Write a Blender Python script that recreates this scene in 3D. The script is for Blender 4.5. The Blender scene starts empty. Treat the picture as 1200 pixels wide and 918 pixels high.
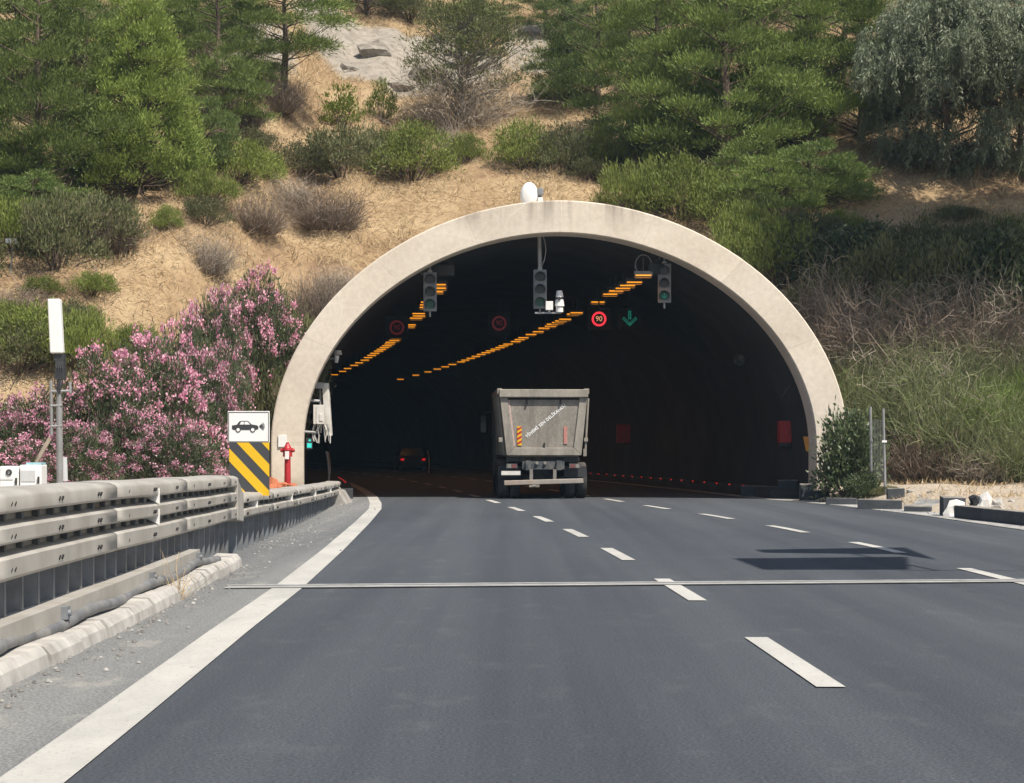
import bpy, bmesh, math, random
import numpy as np
from mathutils import Vector, Matrix
R = math.radians
random.seed(7)
rs = np.random.RandomState(11)
S = bpy.context.scene
COL = S.collection
F = 2222.0; HV = 527.0; EYE = 1.35          # photo pixels per unit tangent, horizon row, eye height

# ------------------------------------------------------------------ helpers
def at(u, d, v=None, z=None):
    """world point seen in column u at distance d"""
    x = (u - 600) / F * d
    if z is None: z = EYE + (HV - v) / F * d
    return Vector((x, d, z))

class MB:
    def __init__(s): s.v = []; s.f = []; s.mi = []; s.cur = 0
    def add(s, vs, fs):
        o = len(s.v); s.v += [tuple(p) for p in vs]
        s.f += [tuple(i + o for i in f) for f in fs]; s.mi += [s.cur] * len(fs); return s
    def box(s, c, d, rz=0, rx=0, ry=0):
        M = Matrix.Translation(c) @ Matrix.Rotation(rz, 4, 'Z') @ Matrix.Rotation(ry, 4, 'Y') @ Matrix.Rotation(rx, 4, 'X')
        h = [q / 2 for q in d]
        vs = [M @ Vector((sx * h[0], sy * h[1], sz * h[2])) for sx in (-1, 1) for sy in (-1, 1) for sz in (-1, 1)]
        return s.add(vs, [(0, 1, 3, 2), (4, 6, 7, 5), (0, 4, 5, 1), (2, 3, 7, 6), (0, 2, 6, 4), (1, 5, 7, 3)])
    def cyl(s, p0, p1, r0, r1=None, n=12, cap=True):
        r1 = r0 if r1 is None else r1
        p0 = Vector(p0); p1 = Vector(p1); ax = (p1 - p0).normalized()
        a = ax.orthogonal().normalized(); b = ax.cross(a)
        vs = []
        for p, r in ((p0, r0), (p1, r1)):
            vs += [p + r * (math.cos(2 * math.pi * i / n) * a + math.sin(2 * math.pi * i / n) * b) for i in range(n)]
        fs = [(i, (i + 1) % n, n + (i + 1) % n, n + i) for i in range(n)]
        if cap: fs += [tuple(range(n - 1, -1, -1)), tuple(range(n, 2 * n))]
        return s.add(vs, fs)
    def tube(s, pts, r, n=6):
        pts = [Vector(p) for p in pts]; rr = r if isinstance(r, (list, tuple)) else [r] * len(pts)
        vs = []; 
        for i, p in enumerate(pts):
            t = (pts[min(i + 1, len(pts) - 1)] - pts[max(i - 1, 0)]).normalized()
            a = t.cross(Vector((.13, .21, .97)));  a = a.normalized() if a.length > 1e-4 else t.orthogonal().normalized()
            b = t.cross(a)
            vs += [p + rr[i] * (math.cos(2 * math.pi * k / n) * a + math.sin(2 * math.pi * k / n) * b) for k in range(n)]
        fs = [(i * n + k, i * n + (k + 1) % n, (i + 1) * n + (k + 1) % n, (i + 1) * n + k) for i in range(len(pts) - 1) for k in range(n)]
        fs += [tuple(range(n - 1, -1, -1)), tuple(range((len(pts) - 1) * n, len(pts) * n))]
        return s.add(vs, fs)
    def prism(s, poly, y0, y1):
        """polygon of (x,z) pairs, extruded along y from y0 (front) to y1"""
        n = len(poly)
        vs = [(p[0], y0, p[1]) for p in poly] + [(p[0], y1, p[1]) for p in poly]
        fs = [tuple(range(n)), tuple(range(2 * n - 1, n - 1, -1))] + [(i, n + i, n + (i + 1) % n, (i + 1) % n) for i in range(n)]
        return s.add(vs, fs)
    def disc(s, c, r, y0, y1, n=20, rx=None):
        return s.prism([(c[0] + r * math.cos(2 * math.pi * i / n), c[1] + (rx or r) * math.sin(2 * math.pi * i / n)) for i in range(n)], y0, y1)
    def ring(s, c, r0, r1, y0, y1, n=28):
        vs = []
        for r, y in ((r0, y0), (r1, y0), (r1, y1), (r0, y1)):
            vs += [(c[0] + r * math.cos(2 * math.pi * i / n), y, c[1] + r * math.sin(2 * math.pi * i / n)) for i in range(n)]
        fs = [(a * n + i, a * n + (i + 1) % n, ((a + 1) % 4) * n + (i + 1) % n, ((a + 1) % 4) * n + i) for a in range(4) for i in range(n)]
        return s.add(vs, fs)
    def loft(s, secs, closed=False):
        n = len(secs[0]); vs = [p for q in secs for p in q]
        m = n if closed else n - 1
        fs = [(i * n + k, i * n + (k + 1) % n, (i + 1) * n + (k + 1) % n, (i + 1) * n + k) for i in range(len(secs) - 1) for k in range(m)]
        return s.add(vs, fs)
    def build(s, name, mats, parent=None, smooth=False, bevel=0, solid=0):
        me = bpy.data.meshes.new(name); me.from_pydata(s.v, [], s.f)
        if not isinstance(mats, (list, tuple)): mats = [mats]
        for m in mats: me.materials.append(m)
        if len(mats) > 1: me.polygons.foreach_set('material_index', s.mi)
        bm = bmesh.new(); bm.from_mesh(me)
        if not solid: bmesh.ops.recalc_face_normals(bm, faces=bm.faces)
        bm.to_mesh(me); bm.free()
        if smooth: me.polygons.foreach_set('use_smooth', [True] * len(me.polygons))
        o = bpy.data.objects.new(name, me); COL.objects.link(o)
        if parent: o.parent = parent
        if solid:
            md = o.modifiers.new('solid', 'SOLIDIFY'); md.thickness = solid; md.offset = 0
        if bevel:
            md = o.modifiers.new('bev', 'BEVEL'); md.width = bevel; md.segments = 2; md.limit_method = 'ANGLE'
        if smooth:
            try:
                me.set_sharp_from_angle(angle=R(40))
            except Exception: pass
        return o

def mesh_quads(name, V, mat, parent=None, Q=None, smooth=False):
    """V (n*4,3) loose quads, or V with explicit quad indices Q"""
    V = np.ascontiguousarray(V, dtype=np.float32).reshape(-1, 3)
    if Q is None: Q = np.arange(len(V), dtype=np.int32).reshape(-1, 4)
    Q = np.ascontiguousarray(Q, dtype=np.int32)
    me = bpy.data.meshes.new(name)
    me.vertices.add(len(V)); me.vertices.foreach_set('co', V.ravel())
    me.loops.add(Q.size); me.loops.foreach_set('vertex_index', Q.ravel())
    me.polygons.add(len(Q)); me.polygons.foreach_set('loop_start', np.arange(0, Q.size, 4, dtype=np.int32))
    me.update(calc_edges=True); me.validate()
    if smooth: me.polygons.foreach_set('use_smooth', [True] * len(me.polygons))
    if mat: me.materials.append(mat)
    o = bpy.data.objects.new(name, me); COL.objects.link(o)
    if parent: o.parent = parent
    return o

def tag(o, label, cat, group=None):
    o['label'] = label; o['category'] = cat
    if group: o['group'] = group
    return o
def thing(name, label, cat, loc=(0, 0, 0), rz=0, group=None):
    o = bpy.data.objects.new(name, None); COL.objects.link(o)
    o.location = loc; o.rotation_euler = (0, 0, rz); o.empty_display_size = .2
    return tag(o, label, cat, group)
def struct(o): o['kind'] = 'structure'; return o
def copy_tree(o, parent=None):
    c = o.copy(); COL.objects.link(c)
    if parent: c.parent = parent
    for ch in [k for k in COL.objects if k.parent == o]: copy_tree(ch, c)
    return c
def text_mesh(txt, size, shear=0, bold=0):
    cu = bpy.data.curves.new('t', 'FONT'); cu.body = txt; cu.size = size; cu.align_x = 'CENTER'; cu.align_y = 'CENTER'
    cu.extrude = .002; cu.offset = bold; cu.resolution_u = 3; cu.shear = shear; cu.space_character = 1.12 if len(txt) > 4 else 1.0
    o = bpy.data.objects.new('t', cu); COL.objects.link(o)
    dg = bpy.context.evaluated_depsgraph_get(); me = bpy.data.meshes.new_from_object(o.evaluated_get(dg))
    bpy.data.objects.remove(o); me.materials.clear(); return me
def text_part(name, txt, size, mat, parent, loc, tilt=0, bold=0, shear=0, sx=1):
    me = text_mesh(txt, size, shear, bold); me.materials.append(mat)
    o = bpy.data.objects.new(name, me); COL.objects.link(o); o.parent = parent
    o.matrix_basis = Matrix.Translation(loc) @ Matrix.Rotation(tilt, 4, 'Y') @ Matrix.Rotation(R(90), 4, 'X') @ Matrix.Diagonal((sx, 1, 1, 1))
    return o

# ------------------------------------------------------------------ materials
def nodes(name):
    m = bpy.data.materials.new(name); m.use_nodes = True
    nt = m.node_tree; b = nt.nodes['Principled BSDF']; return m, nt, b
def N(nt, t, **k):
    n = nt.nodes.new(t)
    for a, v in k.items():
        if a in n.inputs: n.inputs[a].default_value = v
        else: setattr(n, a, v)
    return n
def ramp(nt, fac, stops):
    r = N(nt, 'ShaderNodeValToRGB'); e = r.color_ramp.elements
    while len(e) < len(stops): e.new(.5)
    for i, (p, c) in enumerate(stops): e[i].position = p; e[i].color = (*c, 1) if len(c) == 3 else c
    nt.links.new(fac, r.inputs[0]); return r
def noise(nt, scale, detail=4, stretch=None, rough=.55, dist=0, coord='Object'):
    tc = N(nt, 'ShaderNodeTexCoord'); n = N(nt, 'ShaderNodeTexNoise')
    n.inputs['Scale'].default_value = scale; n.inputs['Detail'].default_value = detail
    n.inputs['Roughness'].default_value = rough; n.inputs['Distortion'].default_value = dist
    if stretch:
        mp = N(nt, 'ShaderNodeMapping'); mp.inputs['Scale'].default_value = stretch
        nt.links.new(tc.outputs[coord], mp.inputs[0]); nt.links.new(mp.outputs[0], n.inputs['Vector'])
    else: nt.links.new(tc.outputs[coord], n.inputs['Vector'])
    return n
def mixc(nt, fac, a, b, mode='MIX'):
    m = N(nt, 'ShaderNodeMix', data_type='RGBA', blend_type=mode)
    for s, val in ((0, fac), (6, a), (7, b)):
        if isinstance(val, (int, float)): m.inputs[s].default_value = val
        elif isinstance(val, tuple): m.inputs[s].default_value = (*val, 1)
        else: nt.links.new(val, m.inputs[s])
    return m.outputs[2]
def bump(nt, b, h, strength=.3, dist=.02):
    n = N(nt, 'ShaderNodeBump'); n.inputs['Strength'].default_value = strength; n.inputs['Distance'].default_value = dist
    nt.links.new(h, n.inputs['Height']); nt.links.new(n.outputs[0], b.inputs['Normal'])
def plain(name, col, rough=.6, metal=0, var=.25, scale=6, dirt=None, dscale=2.5, damt=(.45, .7)):
    m, nt, b = nodes(name)
    n = noise(nt, scale, 5)
    lo = tuple(c * (1 - var) for c in col); hi = tuple(min(1, c * (1 + var * .6)) for c in col)
    c = ramp(nt, n.outputs[0], [(.3, lo), (.7, hi)]).outputs[0]
    if dirt:
        n2 = noise(nt, dscale, 6, rough=.65)
        f = ramp(nt, n2.outputs[0], [(damt[0], (0, 0, 0)), (damt[1], (1, 1, 1))]).outputs[0]
        c = mixc(nt, f, c, dirt)
    nt.links.new(c, b.inputs['Base Color']); b.inputs['Roughness'].default_value = rough; b.inputs['Metallic'].default_value = metal
    return m
def leafmat(name, cols, trans=.3, rough=.55, gloss=.25):
    """cols: stops of real leaf colours, one picked per leaf; diffuse + translucent"""
    m, nt, b = nodes(name)
    g = N(nt, 'ShaderNodeNewGeometry')
    st = [(i / max(1, len(cols) - 1), c) for i, c in enumerate(cols)]
    c = ramp(nt, g.outputs['Random Per Island'], st).outputs[0]
    oi = N(nt, 'ShaderNodeObjectInfo')
    hsv = N(nt, 'ShaderNodeHueSaturation'); nt.links.new(c, hsv.inputs['Color'])
    mr = N(nt, 'ShaderNodeMapRange'); mr.inputs[3].default_value = .78; mr.inputs[4].default_value = 1.2
    nt.links.new(oi.outputs['Random'], mr.inputs[0]); nt.links.new(mr.outputs[0], hsv.inputs['Value'])
    c = hsv.outputs[0]
    nt.links.new(c, b.inputs['Base Color']); b.inputs['Roughness'].default_value = rough; b.inputs['Specular IOR Level'].default_value = gloss
    t = N(nt, 'ShaderNodeBsdfTranslucent'); nt.links.new(c, t.inputs[0])
    mx = N(nt, 'ShaderNodeMixShader'); mx.inputs[0].default_value = trans
    nt.links.new(b.outputs[0], mx.inputs[1]); nt.links.new(t.outputs[0], mx.inputs[2])
    nt.links.new(mx.outputs[0], nt.nodes['Material Output'].inputs[0]); return m
def glow(name, col, st):
    m, nt, b = nodes(name); b.inputs['Base Color'].default_value = (*[c * .3 for c in col], 1)
    b.inputs['Emission Color'].default_value = (*col, 1); b.inputs['Emission Strength'].default_value = st; return m

def make_asphalt(name, lo, hi, patch, pamt):
    m, nt, b = nodes(name)
    big = noise(nt, .16, 5, (1.6, .35, 1), .6)
    fine = noise(nt, 55, 4, None, .7)
    mid = noise(nt, 2.2, 6, (1.2, .6, 1), .7)
    c = ramp(nt, big.outputs[0], [(.3, lo), (.7, hi)]).outputs[0]
    f2 = ramp(nt, fine.outputs[0], [(.32, (.42, .42, .42)), (.5, (1, 1, 1)), (.7, (1.9, 1.87, 1.8))]).outputs[0]
    c = mixc(nt, .85, c, f2, 'MULTIPLY')
    f3 = ramp(nt, mid.outputs[0], [(pamt[0], (0, 0, 0)), (pamt[1], (1, 1, 1))]).outputs[0]
    c = mixc(nt, f3, c, patch)
    # polished wheel tracks and long streaks that run with the lanes
    st = noise(nt, .9, 4, (1.1, .02, 1), .6)
    f4 = ramp(nt, st.outputs[0], [(.35, (.7, .71, .74)), (.65, (1.26, 1.24, 1.2))]).outputs[0]
    c = mixc(nt, .8, c, f4, 'MULTIPLY')
    nt.links.new(c, b.inputs['Base Color']); b.inputs['Roughness'].default_value = .82; b.inputs['Specular IOR Level'].default_value = .35
    bump(nt, b, fine.outputs[0], .55, .012); return m
def worn_paint():
    m, nt, b = nodes('road_paint')
    n1 = noise(nt, 1.3, 5, (1, .35, 1), .65); n2 = noise(nt, 38, 5, None, .75); n3 = noise(nt, 9, 6, (1.6, .5, 1), .75)
    c = ramp(nt, n1.outputs[0], [(.3, (.34, .335, .315)), (.6, (.47, .46, .43)), (.8, (.40, .395, .37))]).outputs[0]
    c = mixc(nt, ramp(nt, n2.outputs[0], [(.56, (0, 0, 0)), (.68, (.8, .8, .8))]).outputs[0], c, (.2, .2, .2))
    c = mixc(nt, ramp(nt, n3.outputs[0], [(.6, (0, 0, 0)), (.72, (.7, .7, .7))]).outputs[0], c, (.22, .22, .22))
    nt.links.new(c, b.inputs['Base Color']); b.inputs['Roughness'].default_value = .7; bump(nt, b, n2.outputs[0], .4, .006); return m
M = {}
M['asphalt'] = make_asphalt('asphalt', (.043, .0515, .064), (.062, .0705, .083), (.09, .096, .104), (.55, .85))
M['shoulder'] = make_asphalt('shoulder_asphalt', (.125, .132, .138), (.17, .175, .178), (.27, .265, .25), (.55, .75))
M['gutter'] = plain('gutter_concrete', (.36, .355, .34), .9, 0, .3, 3, (.14, .14, .14), 1.2)
M['paint'] = worn_paint()
M['jointband'] = plain('worn_joint_band', (.27, .272, .27), .8, 0, .25, 5, (.17, .175, .18), 3, (.5, .75))
M['thinpaint'] = plain('joint_sealant', (.4, .4, .39), .7, 0, .3, 6, (.2, .2, .2), 2.5, (.55, .8))

def concrete_portal():
    m, nt, b = nodes('portal_concrete')
    n1 = noise(nt, .5, 6, None, .62); n2 = noise(nt, 7, 6, None, .7)
    c = ramp(nt, n1.outputs[0], [(.3, (.56, .49, .41)), (.55, (.655, .585, .50)), (.75, (.70, .635, .56))]).outputs[0]
    f = ramp(nt, n2.outputs[0], [(.3, (.86, .86, .86)), (.7, (1.07, 1.07, 1.06))]).outputs[0]
    c = mixc(nt, 1.0, c, f, 'MULTIPLY')
    # drip streaks: only near the upper edge of the arch
    dr = noise(nt, 2.3, 3, (1.0, .2, .09), .6)
    fd = ramp(nt, dr.outputs[0], [(.42, (0, 0, 0)), (.62, (1, 1, 1))]).outputs[0]
    tc = N(nt, 'ShaderNodeTexCoord'); sp = N(nt, 'ShaderNodeSeparateXYZ'); nt.links.new(tc.outputs['Object'], sp.inputs[0])
    mr = N(nt, 'ShaderNodeMapRange'); mr.inputs[1].default_value = 7.15; mr.inputs[2].default_value = 7.95; nt.links.new(sp.outputs[2], mr.inputs[0])
    mm = N(nt, 'ShaderNodeMath', operation='MULTIPLY'); nt.links.new(fd, mm.inputs[0]); nt.links.new(mr.outputs[0], mm.inputs[1])
    m3 = N(nt, 'ShaderNodeMath', operation='MULTIPLY'); m3.inputs[1].default_value = .95; nt.links.new(mm.outputs[0], m3.inputs[0])
    c = mixc(nt, m3.outputs[0], c, (.25, .215, .18))
    # pale efflorescence along hairline cracks
    vo = N(nt, 'ShaderNodeTexVoronoi', feature='DISTANCE_TO_EDGE'); vo.inputs['Scale'].default_value = .55
    wv = noise(nt, 1.4, 5); ad = mixc(nt, .35, tc.outputs['Object'], wv.outputs[1], 'ADD'); nt.links.new(ad, vo.inputs['Vector'])
    fc = ramp(nt, vo.outputs['Distance'], [(0, (1, 1, 1)), (.012, (.0, .0, .0))]).outputs[0]
    msk = noise(nt, .6, 2); fm = ramp(nt, msk.outputs[0], [(.48, (0, 0, 0)), (.6, (.6, .6, .6))]).outputs[0]
    c = mixc(nt, mixc(nt, 1.0, fc, fm, 'MULTIPLY'), c, (.72, .66, .58))
    # splash dirt near the ground
    nd = noise(nt, 1.3, 5); mr2 = N(nt, 'ShaderNodeMapRange'); mr2.inputs[1].default_value = 1.7; mr2.inputs[2].default_value = .1
    nt.links.new(sp.outputs[2], mr2.inputs[0])
    fg = ramp(nt, nd.outputs[0], [(.35, (0, 0, 0)), (.7, (1, 1, 1))]).outputs[0]
    mg = N(nt, 'ShaderNodeMath', operation='MULTIPLY'); nt.links.new(fg, mg.inputs[0]); nt.links.new(mr2.outputs[0], mg.inputs[1])
    c = mixc(nt, mg.outputs[0], c, (.36, .30, .24))
    zz = N(nt, 'ShaderNodeMath', operation='SUBTRACT'); zz.inputs[1].default_value = 1.5; nt.links.new(sp.outputs[2], zz.inputs[0])
    at_ = N(nt, 'ShaderNodeMath', operation='ARCTAN2'); nt.links.new(zz.outputs[0], at_.inputs[0]); nt.links.new(sp.outputs[0], at_.inputs[1])
    mu = N(nt, 'ShaderNodeMath', operation='MULTIPLY'); mu.inputs[1].default_value = 2.55; nt.links.new(at_.outputs[0], mu.inputs[0])
    pp = N(nt, 'ShaderNodeMath', operation='PINGPONG'); pp.inputs[1].default_value = .5; nt.links.new(mu.outputs[0], pp.inputs[0])
    fs = ramp(nt, pp.outputs[0], [(0, (.35, .35, .35)), (.005, (0, 0, 0))]).outputs[0]
    c = mixc(nt, fs, c, (.27, .23, .19))
    # broad weathering tone that differs from one formwork bay to the next
    fl = N(nt, 'ShaderNodeMath', operation='FLOOR'); nt.links.new(mu.outputs[0], fl.inputs[0])
    wn = N(nt, 'ShaderNodeTexWhiteNoise', noise_dimensions='1D'); nt.links.new(fl.outputs[0], wn.inputs['W'])
    fb = ramp(nt, wn.outputs['Value'], [(0, (.95, .95, .945)), (1, (1.03, 1.03, 1.02))]).outputs[0]
    c = mixc(nt, 1.0, c, fb, 'MULTIPLY')
    nt.links.new(c, b.inputs['Base Color']); b.inputs['Roughness'].default_value = .9; b.inputs['Specular IOR Level'].default_value = .25
    bump(nt, b, n2.outputs[0], .25, .01); return m
M['portal'] = concrete_portal()
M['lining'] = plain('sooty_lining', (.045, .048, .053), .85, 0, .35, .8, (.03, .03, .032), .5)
M['kerb'] = plain('kerb_concrete', (.41, .395, .37), .9, 0, .25, 5, (.24, .22, .20), 2.2, (.5, .72))
M['darkkerb'] = plain('dark_block', (.045, .05, .057), .8, 0, .3, 4, (.12, .12, .115), 2, (.5, .75))
def dusty(name, col, top_tone):  # blends to the second, paler tone on upward faces, in patches
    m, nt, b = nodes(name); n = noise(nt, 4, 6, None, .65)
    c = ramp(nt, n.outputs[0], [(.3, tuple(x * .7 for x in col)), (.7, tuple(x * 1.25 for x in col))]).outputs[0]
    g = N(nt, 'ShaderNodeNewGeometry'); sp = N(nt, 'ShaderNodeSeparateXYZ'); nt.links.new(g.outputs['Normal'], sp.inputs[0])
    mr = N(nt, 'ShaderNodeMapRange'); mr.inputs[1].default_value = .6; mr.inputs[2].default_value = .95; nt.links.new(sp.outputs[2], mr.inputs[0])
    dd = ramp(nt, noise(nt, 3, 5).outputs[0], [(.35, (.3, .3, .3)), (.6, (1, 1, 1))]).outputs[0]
    c = mixc(nt, mixc(nt, 1.0, mr.outputs[0], dd, 'MULTIPLY'), c, top_tone)
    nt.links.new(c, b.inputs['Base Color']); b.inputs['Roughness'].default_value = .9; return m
M['darkkerb'] = dusty('pale_topped_block', (.05, .056, .064), (.3, .27, .23))
M['concrete'] = plain('old_concrete', (.33, .31, .29), .92, 0, .3, 4, (.2, .18, .16), 1.6)
M['rail'] = plain('galvanised_rail', (.42, .40, .365), .5, .12, .14, 3, (.29, .262, .22), 1.6, (.48, .8))
M['postm'] = plain('galvanised_post', (.21, .225, .245), .6, .2, .25, 5, (.14, .135, .13), 2)
M['dark'] = plain('dark_gap', (.012, .012, .013), .9)
M['ledpanel'] = plain('matt_display_face', (.006, .006, .0065), 1.0)
M['conduit'] = plain('grey_conduit', (.15, .155, .165), .6, 0, .3, 5, (.25, .24, .22), 3)
M['white'] = plain('white_paint', (.78, .78, .77), .45, 0, .05, 3)
M['whitedirty'] = plain('weathered_white', (.60, .585, .545), .6, 0, .12, 6, (.38, .35, .30), 2.5, (.5, .75))
M['black'] = plain('black_vinyl', (.035, .037, .042), .5, 0, .1)
M['charcoal'] = plain('charcoal_sheet', (.05, .053, .06), .45, 0, .1)
M['yellow'] = plain('yellow_sheet', (.70, .43, .012), .4, 0, .05)
M['red'] = plain('red_paint', (.42, .025, .03), .45, 0, .15, 5)
M['redsign'] = plain('red_cabinet_paint', (.48, .03, .03), .5, 0, .1)
M['orange'] = plain('orange_plate', (.75, .32, .06), .5, 0, .1)
M['terracotta'] = plain('terracotta', (.45, .15, .07), .85, 0, .35, 8)
M['steel'] = plain('grey_steel', (.34, .345, .35), .5, .4, .15, 6, (.22, .21, .2), 3)
M['greyhouse'] = plain('grey_signal_housing', (.23, .245, .26), .5, 0, .15, 6, (.15, .15, .15), 3)
M['visor'] = plain('black_visor', (.03, .032, .036), .6)
M['lensoff'] = plain('dark_lens', (.04, .042, .046), .25)
M['lensgreen'] = plain('green_lens', (.015, .12, .075), .25)
M['teal'] = plain('teal_sheet', (.06, .24, .22), .5, 0, .1)
M['tyre'] = plain('tyre_rubber', (.028, .029, .031), .85, 0, .3, 8, (.09, .08, .07), 3)
M['rim'] = plain('dusty_rim', (.2, .19, .17), .7)
M['chassis'] = plain('chassis_paint', (.05, .058, .068), .7, 0, .3, 6, (.15, .14, .125), 3)
M['cabpaint'] = plain('dark_cab_paint', (.05, .055, .06), .5)
M['lightgrey'] = plain('light_grey_vent', (.5, .52, .53), .6, 0, .08)
M['paleblue'] = plain('pale_blue_tape', (.35, .6, .68), .5)
M['bark'] = plain('pine_bark', (.13, .095, .07), .95, 0, .4, 9)
M['greybark'] = plain('grey_bark', (.26, .235, .205), .95, 0, .3, 8)
M['rubbish'] = plain('white_bag', (.7, .68, .64), .6, 0, .15, 7)
M['lamp'] = glow('sodium_lamp', (1.0, .35, .016), .85)
M['lamptray'] = glow('sodium_tray', (1.0, .36, .05), 13.0)
M['led_red'] = glow('red_led', (1.0, .035, .06), .75)
M['led_dim'] = glow('dim_red_led', (.5, .02, .03), .05)
M['led_amber'] = glow('amber_led', (1.0, .5, .25), .5)
M['led_green'] = glow('green_led', (.0, .45, .32), .22)
M['stud'] = glow('red_stud_light', (1.0, .05, .04), .2)
M['tail'] = glow('tail_light', (1.0, .02, .03), .35)
M['exit'] = glow('exit_light', (.05, .75, .65), .55)

def truckmetal(name, base):
    m, nt, b = nodes(name)
    n1 = noise(nt, 2.2, 7, None, .7); n2 = noise(nt, 14, 6, (1, 1, .35), .75); n3 = noise(nt, 5, 5, (1.3, 1, .5), .7, 1.2)
    c = ramp(nt, n1.outputs[0], [(.3, tuple(x * .8 for x in base)), (.7, tuple(x * 1.15 for x in base))]).outputs[0]
    f = ramp(nt, n2.outputs[0], [(.3, (.78, .78, .78)), (.7, (1.15, 1.14, 1.1))]).outputs[0]
    c = mixc(nt, .8, c, f, 'MULTIPLY')
    sc = ramp(nt, n3.outputs[0], [(.485, (0, 0, 0)), (.5, (.8, .8, .8)), (.515, (0, 0, 0))]).outputs[0]
    c = mixc(nt, sc, c, (.42, .4, .36))
    n4 = noise(nt, 1.1, 5, (2.6, 1, .5), .6); mud = ramp(nt, n4.outputs[0], [(.45, (0, 0, 0)), (.62, (.75, .75, .75))]).outputs[0]
    c = mixc(nt, mud, c, tuple(x * .62 for x in base))
    n5 = noise(nt, 1.7, 6, None, .7); du = ramp(nt, n5.outputs[0], [(.55, (0, 0, 0)), (.72, (.7, .7, .7))]).outputs[0]
    c = mixc(nt, du, c, (.36, .33, .28))
    nt.links.new(c, b.inputs['Base Color']); b.inputs['Roughness'].default_value = .75; return m
M['tipper'] = truckmetal('dusty_tipper_paint', (.225, .205, .178))
M['tipperframe'] = truckmetal('dusty_tipper_frame', (.285, .26, .225))
M['bumper'] = plain('pale_bumper_bar', (.30, .27, .24), .6, 0, .15, 6, (.3, .22, .17), 2.5)

# leaf colours
M['needle'] = leafmat('pine_needles', [(.105, .155, .04), (.155, .215, .055), (.205, .27, .068), (.165, .195, .062)], .2)
M['needle_dark'] = leafmat('dark_pine_needles', [(.085, .135, .038), (.125, .185, .05), (.17, .235, .064), (.19, .21, .09)], .2)
M['needle_bright'] = leafmat('young_pine_needles', [(.145, .205, .042), (.2, .265, .058), (.24, .3, .07), (.165, .215, .054)], .22)
M['euc'] = leafmat('grey_green_leaves', [(.17, .215, .125), (.24, .285, .18), (.31, .35, .25), (.15, .195, .105)], .25, .45, .4)
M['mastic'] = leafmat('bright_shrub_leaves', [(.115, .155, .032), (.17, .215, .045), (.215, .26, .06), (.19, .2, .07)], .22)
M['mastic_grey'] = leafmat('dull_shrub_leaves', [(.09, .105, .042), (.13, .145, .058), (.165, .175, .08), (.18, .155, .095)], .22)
M['yellowgreen'] = leafmat('yellow_green_leaves', [(.14, .19, .03), (.2, .25, .045), (.17, .22, .04)], .35)
M['drytwig'] = leafmat('dry_twigs', [(.17, .125, .09), (.24, .185, .14), (.3, .245, .19), (.2, .15, .115)], .1)
M['drytwig_pale'] = leafmat('pale_dry_twigs', [(.24, .2, .16), (.34, .29, .23), (.42, .36, .29), (.2, .165, .13)], .1)
M['broom'] = leafmat('broom_twigs', [(.14, .175, .07), (.19, .23, .092), (.235, .265, .125), (.26, .235, .15)], .2)
M['broom_bright'] = leafmat('green_broom_twigs', [(.12, .175, .04), (.16, .22, .05), (.19, .25, .07)], .3)
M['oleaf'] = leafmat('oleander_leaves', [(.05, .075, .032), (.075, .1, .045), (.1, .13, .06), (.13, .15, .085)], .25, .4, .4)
M['petal'] = leafmat('pink_petals', [(.56, .2, .31), (.67, .32, .43), (.78, .54, .6), (.62, .23, .35)], .3)
M['straw'] = leafmat('straw', [(.30, .205, .11), (.50, .375, .21), (.62, .5, .32), (.42, .3, .165)], .15, .7, .15)

M['straw_brown'] = leafmat('brown_straw', [(.40, .28, .15), (.5, .38, .22), (.56, .46, .3), (.26, .19, .12)], .15, .7, .15)

# ------------------------------------------------------------------ curves of the road and tunnel
def lane(y):
    y = np.asarray(y, float); t = np.clip(y - 12, 0, 38.5); s = np.maximum(y - 50.5, 0)
    a = 1.78 - .0204 * (y - 12 - s) - .0011 * t * t
    return a - .095 * s - .0008 * s * s
def T(y):
    s = np.maximum(np.asarray(y, float) - 50.5, 0); return 1.27 - .085 * s - .0008 * s * s
EDGE = np.array([(-60, -1.2), (0, -1.85), (7.67, -1.95), (9.6, -1.99), (14.1, -2.1), (18.4, -2.18), (25.4, -2.4), (35, -2.76), (42.9, -3.1), (47.6, -3.42), (54, -3.98)])
def edge(y):
    y = np.asarray(y, float); i = np.interp(y, EDGE[:, 0], EDGE[:, 1])
    return np.where(y > 54, -3.98 + lane(y) - lane(54), i)
L2 = np.array([(-60, 5.9), (0, 5.5), (12, 5.33), (19.9, 5.14), (26.3, 5.03), (32.4, 4.66), (38.5, 4.1), (43.5, 3.46), (49, 2.83), (54, 2.3)])
def lane2(y):
    y = np.asarray(y, float); i = np.interp(y, L2[:, 0], L2[:, 1]); return np.where(y > 54, 2.3 + lane(y) - lane(54), i)
RE = np.array([(-60, 10.2), (0, 9.6), (20, 9.35), (33, 9.0), (39.5, 8.85), (46, 8.3), (50.5, 7.55), (53.6, 6.95)])
def redge(y):
    y = np.asarray(y, float); i = np.interp(y, RE[:, 0], RE[:, 1]); return np.where(y > 53.6, T(y) + 5.95, i)
KB = np.array([(-60, -2.0), (0, -2.68), (5, -2.75), (10.6, -2.84), (13.3, -2.87), (17.3, -2.97), (21.7, -3.1), (27, -3.28)])
def kerbx(y): return np.interp(y, KB[:, 0], KB[:, 1])
RL = np.array([(-6, -2.85), (5, -2.98), (11.3, -3.06), (17, -3.21), (24, -3.47), (27, -3.55), (32, -3.66), (38, -3.86), (44, -4.12), (48.5, -4.38)])
def railx(y): return float(np.interp(y, RL[:, 0], RL[:, 1]))

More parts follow.
